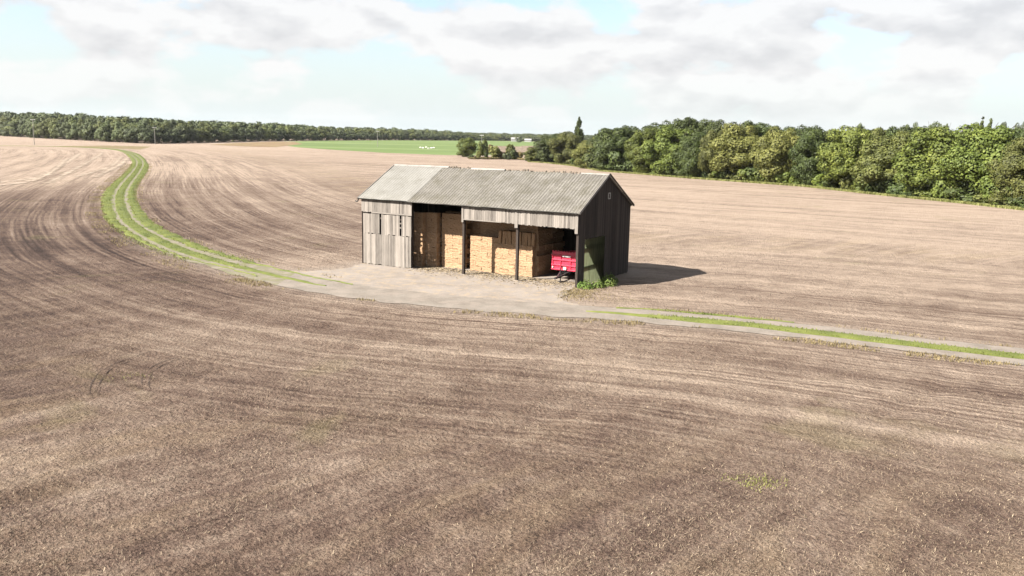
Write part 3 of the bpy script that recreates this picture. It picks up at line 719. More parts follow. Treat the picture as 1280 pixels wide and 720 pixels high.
# ridge: pale capping where it survives, broken ragged pieces elsewhere
rp = MB()
def cap(a0, a1, z, wd, mat, name='ridge_cap', jit=0.0):
    m = MB(); h = RG+0.065+z
    for i in range(max(1, int((a1-a0)/1.1))):
        nn = max(1, int((a1-a0)/1.1)); x0 = a0+(a1-a0)*i/nn; x1 = a0+(a1-a0)*(i+1)/nn; dz = random.uniform(-0.012, 0.012)
        sec = [(W/2-wd, h-wd*0.5), (W/2-0.05, h+0.03), (W/2+0.05, h+0.03), (W/2+wd, h-wd*0.5), (W/2+wd, h-wd*0.5-0.02), (W/2, h-0.02), (W/2-wd, h-wd*0.5-0.02)]
        vs = [(x0, y, z_+dz) for y, z_ in sec]+[(x1-0.01, y, z_+dz+0.006) for y, z_ in sec]
        k = len(sec)
        m.add(vs, [tuple(range(k)), tuple(range(2*k-1, k-1, -1))]+[(j, (j+1) % k+0, (j+1) % k+k, j+k)[::-1] for j in range(k)])
    return m.build(name, mat, barn)
wm, n, b = newmat('pale_capping', 0.8, 0.2); set_out(n, b, n.ramp(n.noise(n.node('ShaderNodeTexCoord').outputs['Object'], 2, 4), [(0.3, (0.20, 0.185, 0.168)), (0.6, (0.29, 0.27, 0.245))]))
cap(-18.15, -13.0, 0.03, 0.13, wm); cap(-11.0, -8.1, 0.0, 0.13, wm); cap(-2.0, 0.12, 0.0, 0.1, wm)
bk, n, b = newmat('broken_capping', 0.95, 0.1); set_out(n, b, n.ramp(n.noise(n.node('ShaderNodeTexCoord').outputs['Object'], 3, 4), [(0.3, (0.11, 0.09, 0.07)), (0.6, (0.30, 0.25, 0.20))]))
m = MB()
for a0, a1, st_ in ((-12.9, -11.1, 0.16), (-8.0, -2.1, 0.22)):
    a = a0
    while a < a1:
        if random.random() < 0.8:
            wq = random.uniform(0.08, 0.2); y0 = W/2+random.uniform(-0.12, 0.06); z0 = RG+0.0+random.uniform(0, 0.03); h = random.uniform(0.05, 0.15)
            m.box(a, a+wq, y0, y0+random.uniform(0.08, 0.2), z0, z0+h, (random.uniform(-.06, .06), random.uniform(-.05, .05)))
        a += st_*random.uniform(0.7, 1.3)
m.build('broken_ridge_pieces', bk, barn)['kind'] = 'stuff'
# verge trims on the right gable, gutter along the front
MB().beam((0.17, -0.24, EV-0.10), (0.17, W/2, RG+0.06), 0.03, 0.17).build('verge_board', wm, barn)
MB().beam((0.17, W+0.24, EV-0.10), (0.17, W/2+0.003, RG+0.06), 0.03, 0.14).build('verge_board', post_wood, barn)
MB().beam((-18.17, -0.24, EV-0.10), (-18.17, W/2, RG+0.07), 0.03, 0.10).build('verge_board', wm, barn)
gmn, n, b = newmat('black_gutter', 0.5, 0.4); set_out(n, b, (0.02, 0.019, 0.019))
gt = MB(); k = 8; pts = []
for i in range(k+1):
    t = math.pi+math.pi*i/k; pts.append((-0.20+0.065*math.cos(t), EV-0.09+0.065*math.sin(t)))
vs = [(-18.2, y, z) for y, z in pts]+[(0.05, y, z-0.02) for y, z in pts]
gt.add(vs, [(i, i+1, i+k+2, i+k+1) for i in range(k)]); go_ = gt.build('gutter', gmn, barn)
so2 = go_.modifiers.new('solid', 'SOLIDIFY'); so2.thickness = 0.012
MB().tube([(-18.12, -0.20, EV-0.12), (-18.14, -0.2, EV-0.25), (-18.2, -0.2, EV-0.33), (-18.34, -0.2, EV-0.36), (-18.42, -0.2, EV-0.30)], 0.045, 8).build('gutter_spout', gmn, barn, smooth=True)

# ------------------------------------------------------------------ straw bales
bmat, n, b = newmat('straw', 0.95, 0.1)
tc = n.node('ShaderNodeTexCoord'); oi = n.node('ShaderNodeObjectInfo'); ob = tc.outputs['Object']
st1 = n.noise(n.vmul(ob, (7, 30, 60)), 1.0, 4, 0.7); st2 = n.noise(ob, 9, 4, 0.7)
f = n.math('ADD', n.math('MULTIPLY', st1, 0.5), n.math('MULTIPLY', st2, 0.5))
col = n.ramp(f, [(0.32, (0.26, 0.145, 0.075)), (0.5, (0.42, 0.275, 0.165)), (0.68, (0.52, 0.365, 0.235))])
hs = n.node('ShaderNodeHueSaturation'); n.put(hs.inputs['Color'], col); n.put(hs.inputs['Value'], n.mr(oi.outputs['Random'], 0, 1, 0.88, 1.08))
set_out(n, b, hs.outputs[0], n.bump(f, 0.03, 0.9))
def bale_mesh(seed):
    r_ = np.random.default_rng(seed)
    bm = bmesh.new(); bmesh.ops.create_cube(bm, size=1)
    bmesh.ops.subdivide_edges(bm, edges=bm.edges[:], cuts=5, use_grid_fill=True)
    for v in bm.verts:
        p = v.co; e = sorted(abs(c) for c in p)
        k = 1-0.03*max(0, (e[1]+e[2]-0.86))*3
        v.co = Vector((p.x*0.965*k, p.y*0.47*k, p.z*0.362*k))
        v.co += Vector(r_.normal(0, 1, 3))*0.011
        # twine draws the bale in at two places
    for v in bm.verts:
        for tx in (-0.19, 0.19):
            if abs(v.co.x-tx) < 0.06: v.co.y *= 0.97; v.co.z *= 0.965
    me = bpy.data.meshes.new('straw_bale'); bm.to_mesh(me); bm.free(); me.materials.append(bmat); return me
BM = [bale_mesh(i) for i in range(5)]
nb = 0
def bale(a, b_, z, rot='x', lab='', grp='', tilt=0, yawj=0.012):
    global nb
    o = bpy.data.objects.new('straw_bale', BM[nb % 5]); C.objects.link(o); nb += 1
    p = barn_pt(a, b_, z); o.location = p+np.array([0, 0, 0.02])
    ry = {'x': (0, 0, 0), 'y': (0, 0, math.pi/2), 'end': (0, math.pi/2, 0)}[rot]
    o.rotation_euler = (ry[0]+(math.pi if random.random() < .5 and rot != 'end' else 0), ry[1]+tilt, ry[2]+YAW+random.uniform(-yawj, yawj))
    tag(o, lab, 'straw bale', grp)
    return o
CH = 0.362
def stack(a0, a1, front, courses, lab, grp, depth=1, z0=0, side=None, jit=0.02):
    "courses of bales laid brick fashion; front is the distance behind the barn's front line"
    for c in range(courses):
        for dpt in range(depth):
            a = a0; flip = (c+dpt) % 2
            while a < a1-0.2:
                left = a1-a
                if left < 0.8 or (flip and a == a0): ln, rt_ = 0.46, 'y'
                else: ln, rt_ = 0.95, 'x'
                ln = min(ln, 0.95)
                dp = 0.23 if rt_ == 'x' else 0.475
                bale(a+ln/2, front+dp+dpt*0.48+random.uniform(-jit, jit)*0.8, z0+CH*(c+0.5), rt_, lab, grp)
                a += ln+0.01
gA = 'straw bales at the far left of the open bays'; 
stack(-14.3, -13.35, 1.3, 11, 'straw bale in the shaded stack just right of the boarded door', gA)
stack(-13.32, -12.40, 1.75, 11, 'straw bale in the narrow shaded column two stacks right of the boarded door', 'straw bales of the narrow column', jit=0.04)
stack(-12.20, -10.25, 2.15, 11, 'straw bale in the stack left of the second post, lit below and shaded above', 'straw bales left of the second post')
stack(-12.9, -9.7, 3.6, 11, 'straw bale far back in the dark behind the second post', 'straw bales in the dark gap')
stack(-9.62, -7.42, 2.05, 7, 'straw bale in the low sunlit stack between the second and third posts', 'straw bales of the low middle stack', jit=0.03)
stack(-9.5, -7.3, 3.2, 11, 'straw bale high in the shade behind the low middle stack', 'straw bales behind the middle stack')
gR = 'straw bales of the big right stack'
stack(-7.30, -4.30, 1.95, 6, 'straw bale in the front of the big sunlit stack at the third post', gR, jit=0.015)
a = -7.1; i = 0
while a < -4.4:
    ub = bale(a, 2.2+random.uniform(-0.06, 0.04), CH*6+0.45, 'end', 'straw bale stood on end in the ragged upright row of the big stack', 'upright straw bales', tilt=random.uniform(-0.09, 0.09), yawj=0.5)
    ub.scale = (0.93, 0.8, 0.62)
    a += random.uniform(0.23, 0.29)
stack(-7.2, -4.5, 2.5, 2, 'straw bale on top of the upright row under the header boards', 'straw bales above the upright row', z0=CH*6+0.9)
for c in range(9):
    for k in range(4):
        bale(-4.30+0.23-0.46+random.uniform(-0.09, 0.09)+0.1*(c % 2), 2.9+k*0.96+random.uniform(-.05, .05), CH*(c+0.5), 'y', 'straw bale in the dark ragged side of the big stack facing the red trailer', 'straw bales on the side of the right stack')
lo, n, b = newmat('loose_straw', 0.95, 0.1)
set_out(n, b, n.ramp(n.node('ShaderNodeNewGeometry').outputs['Random Per Island'], [(0, (0.2, 0.15, 0.09)), (1, (0.38, 0.31, 0.21))]))
P = np.array([barn_pt(a_, b_)[:2] for a_, b_ in zip(rng.uniform(-13.2, -0.6, 5000), 1.9-np.abs(rng.normal(0, 1.3, 5000)))])
P = P[(P[:, 0]*0+1 > 0)]
V, Fq = blades(P, None, 0.004, 0.03, 0.14, 3.0, 0.022); o = mesh_np('loose_straw', V, Fq, lo); tag(o, 'loose straw scattered on the yard at the foot of the stacks', 'loose straw', kind='stuff')

# ------------------------------------------------------------------ red trailer
tb = barn_pt(-2.0, 2.25); tr_ = empty('farm_trailer', (tb[0], tb[1], 0.02), YAW)
tag(tr_, 'small red tipping farm trailer parked under the right end of the barn roof', 'trailer')
def paint(name, c, r_=0.45):
    m, n, b = newmat(name, r_, 0.4); o_ = n.node('ShaderNodeTexCoord').outputs['Object']
    set_out(n, b, n.mix(n.ramp(n.noise(o_, 5, 4), [(0.4, 0.0), (0.7, 0.55)]), c, tuple(x*0.55 for x in c))); return m
red = paint('red_paint', (0.66, 0.03, 0.075)); blk = paint('black_steel', (0.02, 0.02, 0.022)); whp = paint('white_plate', (0.8, 0.78, 0.75))
tw = 1.04; z0, z1 = 0.76, 1.66
bd = MB()
bd.box(-tw, tw, 0.03, 3.2, z0, z0+0.06)
bd.box(-tw, tw, 0.0, 0.045, z0-0.06, z1).box(-tw, tw, 3.2, 3.245, z0, z1).box(-tw-0.04, -tw, 0.0, 3.245, z0-0.02, z1).box(tw, tw+0.04, 0.0, 3.245, z0-0.02, z1)
bo = bd.build('trailer_body', red, tr_, bevel=0.01)
rb = MB()
for x_ in (-tw+0.04, -0.38, 0.38, tw-0.04): MB().box(x_-0.04, x_+0.04, -0.06, -0.002, z0-0.05, z1).build('body_rib', red, tr_, bevel=0.006)
rb.box(-tw-0.02, tw+0.02, -0.075, -0.004, z1-0.32, z1-0.24).box(-tw-0.02, tw+0.02, -0.075, -0.004, z0+0.22, z0+0.30).box(-tw-0.06, tw+0.06, -0.08, 0.06, z1, z1+0.06).box(-tw-0.03, tw+0.03, -0.08, -0.004, z0-0.08, z0)
rb.build('front_rail', red, tr_, bevel=0.006)
for y_ in (0.5, 1.3, 2.1, 2.9):
    MB().box(-tw-0.09, -tw-0.042, y_-0.04, y_+0.04, z0, z1).build('body_rib', red, tr_, bevel=0.006); MB().box(tw+0.042, tw+0.09, y_-0.04, y_+0.04, z0, z1).build('body_rib', red, tr_, bevel=0.006)
ex = MB()
ex.box(-tw, tw, 0.0, 0.03, z1+0.065, z1+0.26, (0, 0.02))
k = -tw
while k < tw: ex.box(k, k+0.10, 0.0, 0.03, z1+0.262, z1+0.34); k += 0.21
ex.build('headboard', red, tr_)
MB().box(-0.20, 0.42, -0.098, -0.082, z1-0.04, z1+0.055).build('name_plate', whp, tr_)
ch = MB().box(-0.42, -0.32, 0.0, 3.2, z0-0.22, z0-0.085).box(0.32, 0.42, 0.0, 3.2, z0-0.22, z0-0.085).box(-0.42, 0.42, 0.05, 0.15, z0-0.24, z0-0.1)
ch.build('chassis', blk, tr_)
MB().beam((-0.37, 0.1, z0-0.16), (-0.05, -1.05, 0.36), 0.09, 0.12).beam((0.37, 0.1, z0-0.16), (0.05, -1.05, 0.36), 0.09, 0.12).beam((0, -0.95, 0.36), (0, -1.35, 0.33), 0.12, 0.1).build('drawbar', blk, tr_)
MB().tube([(0, -1.32, 0.33), (0, -1.5, 0.33)], 0.075, 10).build('hitch_eye', blk, tr_)
MB().tube([(0.02, -0.75, 0.95), (0.02, -0.75, 0.04)], 0.035, 8).box(-0.1, 0.14, -0.87, -0.63, 0.0, 0.04).build('jack_stand', blk, tr_)
MB().tube([(0.1, -0.72, 0.5), (0.18, -0.75, 0.95), (0.1, -0.95, 1.2)], 0.025, 6).build('hose', blk, tr_)
MB().box(-0.1, 0.12, -0.16, -0.095, z0-0.02, z0+0.17).build('hose_bracket', whp, tr_)
MB().tube([(-1.0, 2.0, 0.42), (1.0, 2.0, 0.42)], 0.05, 8).build('axle', blk, tr_)
rub, n, b = newmat('tyre_rubber', 0.9, 0.2); set_out(n, b, (0.022, 0.021, 0.02))
def lathe(prof, ax, seg=28):
    m = MB(); k = len(prof); vs = []
    for i in range(seg):
        t = 2*math.pi*i/seg
        for x_, r_ in prof: vs.append((ax+x_, r_*math.cos(t), r_*math.sin(t)))
    fs = [(i*k+j, ((i+1) % seg)*k+j, ((i+1) % seg)*k+j+1, i*k+j+1) for i in range(seg) for j in range(k-1)]
    return m.add(vs, fs)
for sx in (-1, 1):
    tw_ = lathe([(-0.13, 0.24), (-0.15, 0.34), (-0.11, 0.41), (0.11, 0.41), (0.15, 0.34), (0.13, 0.24), (-0.13, 0.24)], 0); wo = tw_.build('wheel', rub, tr_, smooth=True); wo.location = (sx*0.92, 2.0, 0.42)
    ro = lathe([(0.02, 0.0), (0.03, 0.1), (0.0, 0.16), (0.10, 0.235), (0.115, 0.245)], 0).build('rim', red, wo, smooth=True); ro.scale = (sx, 1, 1)
for sx in (-1, 1): MB().tube([(sx*0.95, -0.02, z0+0.1), (sx*0.95, -0.1, z0+0.1)], 0.05, 10).build('reflector', whp, tr_)
# ------------------------------------------------------------------ more things in the dark bay: a leaning pallet board is not visible; leave it bare

# ------------------------------------------------------------------ weeds at the barn corner
wl = leaf_mat('nettle_leaf', (0.05, 0.085, 0.02), (0.10, 0.15, 0.03), (0.2, 0.24, 0.06), 0.3)
def leafy(name, cx, cy, rad, hgt, k, size, mat, lab, cat, grp=None):
    a_ = rng.uniform(0, 2*math.pi, k); rr = rad*np.sqrt(rng.random(k)); z = hgt*rng.random(k)**0.7*np.sqrt(np.clip(1-(rr/rad)**2, 0.05, 1))*(0.6+0.8*vnoise(a_*1.5+cx, rr*2))
    c = np.stack([np.cos(a_)*rr, np.sin(a_)*rr, z+0.02], 1)
    V, Fq = leaf_quads(c, c-np.array([0, 0, hgt*0.2]), size)
    o = mesh_np(name, V, Fq, mat); o.location = (cx, cy, 0); tag(o, lab, cat, grp, 'stuff'); return o
def leaf_quads(c, nrm, size, spread=0.55):
    k = len(c); nn = nrm/np.maximum(np.linalg.norm(nrm, axis=1), 1e-6)[:, None]+rng.normal(0, spread, (k, 3)); nn /= np.linalg.norm(nn, axis=1)[:, None]
    t = np.cross(nn, rng.normal(0, 1, (k, 3))); t /= np.maximum(np.linalg.norm(t, axis=1), 1e-6)[:, None]; bt = np.cross(nn, t)
    s = (size*rng.uniform(0.6, 1.35, k))[:, None]/2
    V = np.stack([c-t*s-bt*s*0.35, c+t*s*0.2-bt*s, c+t*s+bt*s*0.35, c-t*s*0.2+bt*s], 1).reshape(-1, 3)
    return V, np.arange(4*k).reshape(-1, 4)
for i, (a_, b_, rd, hg, lab) in enumerate([(0.55, 0.1, 0.55, 0.55, 'bright green nettle clump at the front corner of the barn gable'), (1.0, 1.1, 0.5, 0.45, 'leafy weed clump against the gable beside the green translucent sheet'),
                                          (1.3, 2.2, 0.55, 0.5, 'dark leafy weed clump below the middle of the green translucent sheet'), (0.8, 3.4, 0.6, 0.6, 'shaded weed clump at the rear of the translucent sheet')]):
    p = barn_pt(a_, b_); leafy('weed_clump', p[0], p[1], rd, hg, 420, 0.09, wl, lab, 'weeds', None)

# ------------------------------------------------------------------ trees
bark, n, b = newmat('bark', 0.95, 0.1); set_out(n, b, n.ramp(n.noise(n.vmul(n.node('ShaderNodeTexCoord').outputs['Object'], (6, 6, 1)), 1, 4), [(0.3, (0.05, 0.04, 0.03)), (0.7, (0.15, 0.12, 0.09))]))
LM = {
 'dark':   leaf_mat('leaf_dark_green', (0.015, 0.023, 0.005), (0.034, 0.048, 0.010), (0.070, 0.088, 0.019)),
 'green':  leaf_mat('leaf_green', (0.030, 0.042, 0.007), (0.064, 0.083, 0.013), (0.125, 0.144, 0.026)),
 'bright': leaf_mat('leaf_bright_green', (0.032, 0.046, 0.007), (0.072, 0.095, 0.014), (0.138, 0.158, 0.027)),
 'yellow': leaf_mat('leaf_yellow_green', (0.046, 0.054, 0.011), (0.106, 0.116, 0.026), (0.19, 0.195, 0.052)),
 'lime':   leaf_mat('leaf_lime', (0.036, 0.047, 0.008), (0.082, 0.098, 0.016), (0.155, 0.168, 0.032)),
 'olive':  leaf_mat('leaf_olive', (0.028, 0.033, 0.008), (0.060, 0.066, 0.014), (0.108, 0.110, 0.027)),
 'russet': leaf_mat('leaf_russet', (0.060, 0.052, 0.016), (0.115, 0.092, 0.030), (0.20, 0.135, 0.050)),
 'far1':   leaf_mat('leaf_far_grey_green', (0.036, 0.047, 0.018), (0.066, 0.084, 0.030), (0.105, 0.124, 0.047), 0.15),
 'far2':   leaf_mat('leaf_far_dark', (0.028, 0.036, 0.017), (0.052, 0.065, 0.027), (0.085, 0.10, 0.042), 0.15),
 'far3':   leaf_mat('leaf_far_olive', (0.044, 0.053, 0.016), (0.082, 0.096, 0.027), (0.125, 0.138, 0.044), 0.15)}
def crown_arrays(seed, rad, z0, z1, lobes, leaves, size, low=0.0, lr=0.30, power=1.0, sprd=0.27):
    "leaves on many overlapping clumps spread through an uneven crown; low<0 brings foliage to the ground"
    g_ = np.random.default_rng(seed); cz = (z0+z1)/2; hz = (z1-z0)/2
    lc = []; lrad = []
    for i in range(lobes):
        u_ = g_.normal(0, 1, 3); u_ /= np.linalg.norm(u_); rr = g_.uniform(0.35, 0.88)**0.7
        if i < lobes*0.15: rr *= 0.4
        p = u_*rr; 
        prof = 1.0 if power == 1 else max(0.12, (1-abs(p[2]))**power)
        wob = 1+0.22*math.sin(3*math.atan2(p[1], p[0])+seed)
        lc.append((p[0]*rad*wob*prof, p[1]*rad*wob*prof, cz+p[2]*hz)); lrad.append(rad*lr*g_.uniform(0.6, 1.45)*(0.6+0.4*prof))
    lc = np.array(lc); lrad = np.array(lrad)
    pick = g_.choice(len(lc), leaves, p=lrad**2/(lrad**2).sum())
    u_ = g_.normal(0, 1, (leaves, 3)); u_ /= np.linalg.norm(u_, axis=1)[:, None]; u_[:, 2] = np.where(u_[:, 2] < -0.75, -u_[:, 2], u_[:, 2])
    rr = g_.uniform(0.78, 1.08, leaves)
    c = lc[pick]+u_*(lrad[pick]*rr)[:, None]*np.array([1, 1, 0.92])
    keep = c[:, 2] > 0.15
    c = c[keep]; u_ = u_[keep]
    out = c-np.array([0, 0, cz-hz*0.3]); out /= np.linalg.norm(out, axis=1)[:, None]
    return leaf_quads(c, u_+out*0.35, size, sprd)
def limb_mesh(seed, z1, rad, trunk_r=0.28):
    g_ = random.Random(seed); m = MB(); p = Vector((0, 0, 0)); pts = [p.copy()]
    for i in range(5): p = p+Vector((g_.uniform(-.25, .25), g_.uniform(-.25, .25), z1*0.15)); pts.append(p.copy())
    m.tube(pts, trunk_r, 7, trunk_r*0.35)
    for i in range(7):
        s_ = pts[1+i % 4]; t = g_.uniform(0, 6.28); e = s_+Vector((math.cos(t)*rad*0.6, math.sin(t)*rad*0.6, z1*g_.uniform(0.15, 0.4)))
        mid = (s_+e)/2+Vector((0, 0, 0.3)); m.tube([s_, mid, e], trunk_r*0.4, 5, 0.04)
    return m
# unit trees: radius 5, height 12; foliage reaching nearly to the ground on the field side
CR = []; TR = []; CH_TOP = []
for k in range(7):
    V, Fq = crown_arrays(100+k, 5.0, -1.0+0.3*(k % 3), 12.0, 130, 38000, 0.27, lr=0.235)
    o = mesh_np('crown', V, Fq, LM['green']); CR.append(o.data); CH_TOP.append(float(np.percentile(V[:, 2], 99.7))); C.objects.unlink(o); bpy.data.objects.remove(o)
    o = limb_mesh(k, 12, 5).build('trunk', bark, smooth=True); TR.append(o.data); C.objects.unlink(o); bpy.data.objects.remove(o)
def place_crown(name, me, mat, parent):
    o = bpy.data.objects.new(name, me); C.objects.link(o); o.parent = parent
    o.material_slots[0].link = 'OBJECT'; o.material_slots[0].material = LM[mat]
    return o
tcount = 0
def tree(x, y, rad, h, kind, lab, grp=None, name='broadleaf_tree', var=None):
    global tcount
    k = tcount % 7 if var is None else var; tcount += 1
    t = empty(name, (x, y, -0.05), random.uniform(0, 6.28)); t.scale = (rad/5*random.uniform(.93, 1.07), rad/5*random.uniform(.93, 1.07), h/CH_TOP[k])
    tag(t, lab, 'tree', grp)
    place_crown('crown', CR[k], kind, t)
    o = bpy.data.objects.new('trunk', TR[k]); C.objects.link(o); o.parent = t
    return t
EDGE = [(640, 201), (683, 203.5), (715, 207), (750, 213.5), (860, 222.5), (1000, 232.5), (1100, 243.5), (1200, 253.5), (1280, 262.5), (1340, 270)]
def edge_y(px): return float(np.interp(px, [e[0] for e in EDGE], [e[1] for e in EDGE]))
gF = 'trees along the front of the right-hand wood'
front = [(670, 184, 34, 'olive', 'small olive tree ending the wood nearest the far farm building'), (688, 170, 44, 'dark', 'dark green tree near the far end of the right-hand wood'),
 (709, 165, 44, 'olive', 'brown-topped olive tree left of the tall poplar'), (738, 172, 40, 'yellow', 'small yellowish olive tree above the barn roof ridge'),
 (765, 160, 62, 'dark', 'round dark green tree just right of the small yellowish one'), (806, 161, 52, 'green', 'mid green tree with a flat side right of the round dark tree'),
 (838, 158, 66, 'green', 'broad green tree below the highest dark treetop'), (868, 166, 50, 'dark', 'dark green tree under the highest treetops'), (892, 164, 44, 'olive', 'brownish olive tree left of the pale yellow-green pair'),
 (922, 156, 72, 'yellow', 'pale yellow-green tree, the left and taller of the pale pair'), (970, 160, 66, 'yellow', 'pale yellow-green tree, the right and lower of the pale pair'),
 (1014, 161, 54, 'dark', 'dark green tree between the pale pair and the lime green tree'), (1062, 159, 70, 'lime', 'lime green tree with foliage down to the field edge'),
 (1112, 166, 80, 'olive', 'brownish olive tree right of the lime green tree'), (1166, 160, 92, 'bright', 'broad bright green tree with a deep dark hollow under it'),
 (1224, 158, 84, 'green', 'wide green tree beneath the two thin poplars'), (1272, 172, 60, 'olive', 'brown-tinged tree at the right edge of the picture')]
FT = []
for px, ty, wpx, kind, lab in front:
    g0 = G(px, edge_y(px)); D0 = math.hypot(g0[0], g0[1]); rad = wpx*D0/F/2*1.0; D1 = D0+rad*0.85; p = g0[:2]/D0*D1
    h = top_z(px, ty, D1); tree(p[0], p[1], rad, h, kind, lab, gF); FT.append((px, lab, p))
back = [(700, 168, 'dark'), (752, 168, 'dark'), (785, 158, 'dark'), (812, 155, 'dark'), (836, 152, 'dark'), (858, 148, 'dark'), (884, 151, 'dark'), (908, 152, 'dark'), (932, 153, 'dark'), (956, 155, 'dark'), (984, 160, 'dark'),
        (1004, 158, 'dark'), (1034, 163, 'dark'), (1085, 161, 'olive'), (1110, 160, 'dark'), (1138, 160, 'dark'), (1160, 162, 'olive'), (1188, 161, 'dark'), (1215, 156, 'bright'), (1246, 162, 'dark'), (1276, 166, 'dark'), (1310, 164, 'green')]  # mostly dark leaves: dark tops, plus shade of the crown gaps put into the colour
WORDS = {'dark': 'dark green', 'green': 'mid green', 'olive': 'brownish', 'bright': 'bright green', 'far2': 'dull dark'}
def short(lab):
    return lab
NB = [(705, 'the brown-topped olive tree'), (752, 'the small yellowish tree'), (785, 'the round dark tree, on its left'), (812, 'the flat-sided green tree'), (836, 'the broad green tree'), (858, 'and above all others, the highest treetop'),
      (884, 'the brownish olive tree, on its left'), (908, 'the taller pale tree, on its left'), (932, 'the taller pale tree, on its right'), (956, 'the gap of the pale pair'), (984, 'the lower pale tree'), (1004, 'the dark tree next to the pale pair'), (1034, 'the left shoulder of the lime tree'),
      (1085, 'the right shoulder of the lime tree'), (1110, 'the olive tree right of the lime tree'), (1138, 'the left side of the broad bright tree'), (1160, 'the middle of the broad bright tree'), (1188, 'the right side of the broad bright tree'), (1215, 'the thin poplars, just below them'), (1246, 'the wide green tree, on its right'), (1276, 'the brown-tinged edge tree'), (1310, 'the right edge of the picture')]
for (px, ty, kind), (_, nbt) in zip(back, NB):
    g0 = G(px, edge_y(px)); D0 = math.hypot(g0[0], g0[1]); D1 = D0+17+random.uniform(-2, 4); p = g0[:2]/D0*D1
    tree(p[0], p[1], 15*D0/F*1.35+1.5, top_z(px, ty, D1), kind, WORDS[kind]+' treetop showing behind '+nbt, 'trees in the second row of the right-hand wood')
for i in range(12):                                     # deeper trees that close the gaps
    px = 770+i*46; g0 = G(px, edge_y(px)); D0 = math.hypot(g0[0], g0[1]); D1 = D0+30; p = g0[:2]/D0*D1
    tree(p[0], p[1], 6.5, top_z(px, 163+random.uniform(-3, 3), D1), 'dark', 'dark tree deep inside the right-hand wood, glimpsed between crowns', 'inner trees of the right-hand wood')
# bushes along the foot of the wood
def undergrowth():
    for i in range(34):
        px = 690+i*18.5; g0 = G(px, edge_y(px)); D0 = math.hypot(g0[0], g0[1])+7+random.uniform(-1, 2); p = g0[:2]/math.hypot(*g0[:2])*D0
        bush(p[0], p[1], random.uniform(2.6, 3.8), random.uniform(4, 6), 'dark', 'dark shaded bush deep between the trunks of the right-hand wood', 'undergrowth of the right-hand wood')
V, Fq = crown_arrays(300, 1.0, 0.05, 1.6, 16, 1500, 0.22, lr=0.42); bo_ = mesh_np('foliage', V, Fq, LM['green']); BMh = bo_.data; bpy.data.objects.remove(bo_)
V, Fq = crown_arrays(301, 1.0, 0.05, 1.5, 12, 1300, 0.22, lr=0.45); bo_ = mesh_np('foliage', V, Fq, LM['green']); BMh2 = bo_.data; bpy.data.objects.remove(bo_)
def bush(x, y, r_, h, kind, lab, grp, name='bush'):
    o = bpy.data.objects.new(name, random.choice((BMh, BMh2))); C.objects.link(o); o.location = (x, y, -0.03); o.scale = (r_, r_*random.uniform(.8, 1.2), h/1.7); o.rotation_euler[2] = random.uniform(0, 6.28)
    o.material_slots[0].link = 'OBJECT'; o.material_slots[0].material = LM[kind]; tag(o, lab, 'bush', grp); return o
undergrowth()
px = 700; i = 0
sideword = ['left', 'middle', 'right']
seen = {}
while px < 1295:
    g0 = G(px, edge_y(px)-0.6); D0 = math.hypot(g0[0], g0[1]); p = g0[:2]/D0*(D0+1.2)
    near_t = min(FT, key=lambda t: abs(t[0]-px)); kd = random.choice(['dark', 'green', 'dark', 'bright', 'olive'])
    key = near_t[1]; seen[key] = seen.get(key, 0)+1
    lab = WORDS[kd]+' bush number %d' % seen[key] if False else ['low', 'second', 'third', 'fourth', 'fifth', 'sixth'][min(seen[key]-1, 5)]+' '+WORDS[kd]+' bush under the '+' '.join(key.split()[:9])
    words_ = lab.split()[:16]
    while words_[-1] in ('the', 'a', 'of', 'with', 'and', 'to', 'than', 'under', 'left', 'just', 'at', 'below', 'beneath', 'between'): words_.pop()
    bush(p[0], p[1], random.uniform(1.3, 2.6), random.uniform(1.6, 3.6), kd, ' '.join(words_), 'bushes along the foot of the right-hand wood')
    px += random.uniform(11, 20); i += 1
# rough grass strip at the foot of the wood
ex = []; kk = 26000; pxs = rng.uniform(660, 1300, kk); P = []
for q in pxs:
    g0 = G(q, edge_y(q)+0.4); D0 = math.hypot(g0[0], g0[1]); wd = 1.6+5.0*math.exp(-((q-722)/34)**2)
    P.append(g0[:2]/D0*(D0-0.4+random.uniform(-0.3, 1)*wd))
P = np.array(P); V, Fq = blades(P, None, 0.15, 0.45, 0.22, 0.6, 0.0)
vg = leaf_mat('verge_grass', (0.09, 0.10, 0.028), (0.155, 0.16, 0.05), (0.23, 0.22, 0.085), 0.3)
o = mesh_np('field_margin', V, Fq, vg); tag(o, 'yellow-green rough grass margin along the foot of the right-hand wood', 'grass', kind='stuff')

# poplars
def poplar_arrays(seed, rad, h, leaves, size):
    "narrow upright crown built of rising tufts, pointed at the top"
    g_ = np.random.default_rng(seed); nt = 60; tz = g_.uniform(0.1, 0.97, nt); ta = g_.uniform(0, 6.28, nt)
    prof = np.minimum(1, (1-tz)*2.6+0.10)*np.minimum(1, 0.4+tz*2.2); tr = g_.uniform(0.15, 0.72, nt)*prof*rad
    lc = np.stack([np.cos(ta)*tr, np.sin(ta)*tr, tz*h], 1); lr_ = rad*0.48*prof*g_.uniform(0.7, 1.2, nt)+0.1
    pk = g_.choice(nt, leaves, p=lr_**2/(lr_**2).sum()); u_ = g_.normal(0, 1, (leaves, 3)); u_ /= np.linalg.norm(u_, axis=1)[:, None]
    c = lc[pk]+u_*(lr_[pk]*g_.uniform(0.7, 1.1, leaves))[:, None]*np.array([1, 1, 1.9])
    return leaf_quads(c, u_, size, 0.45)
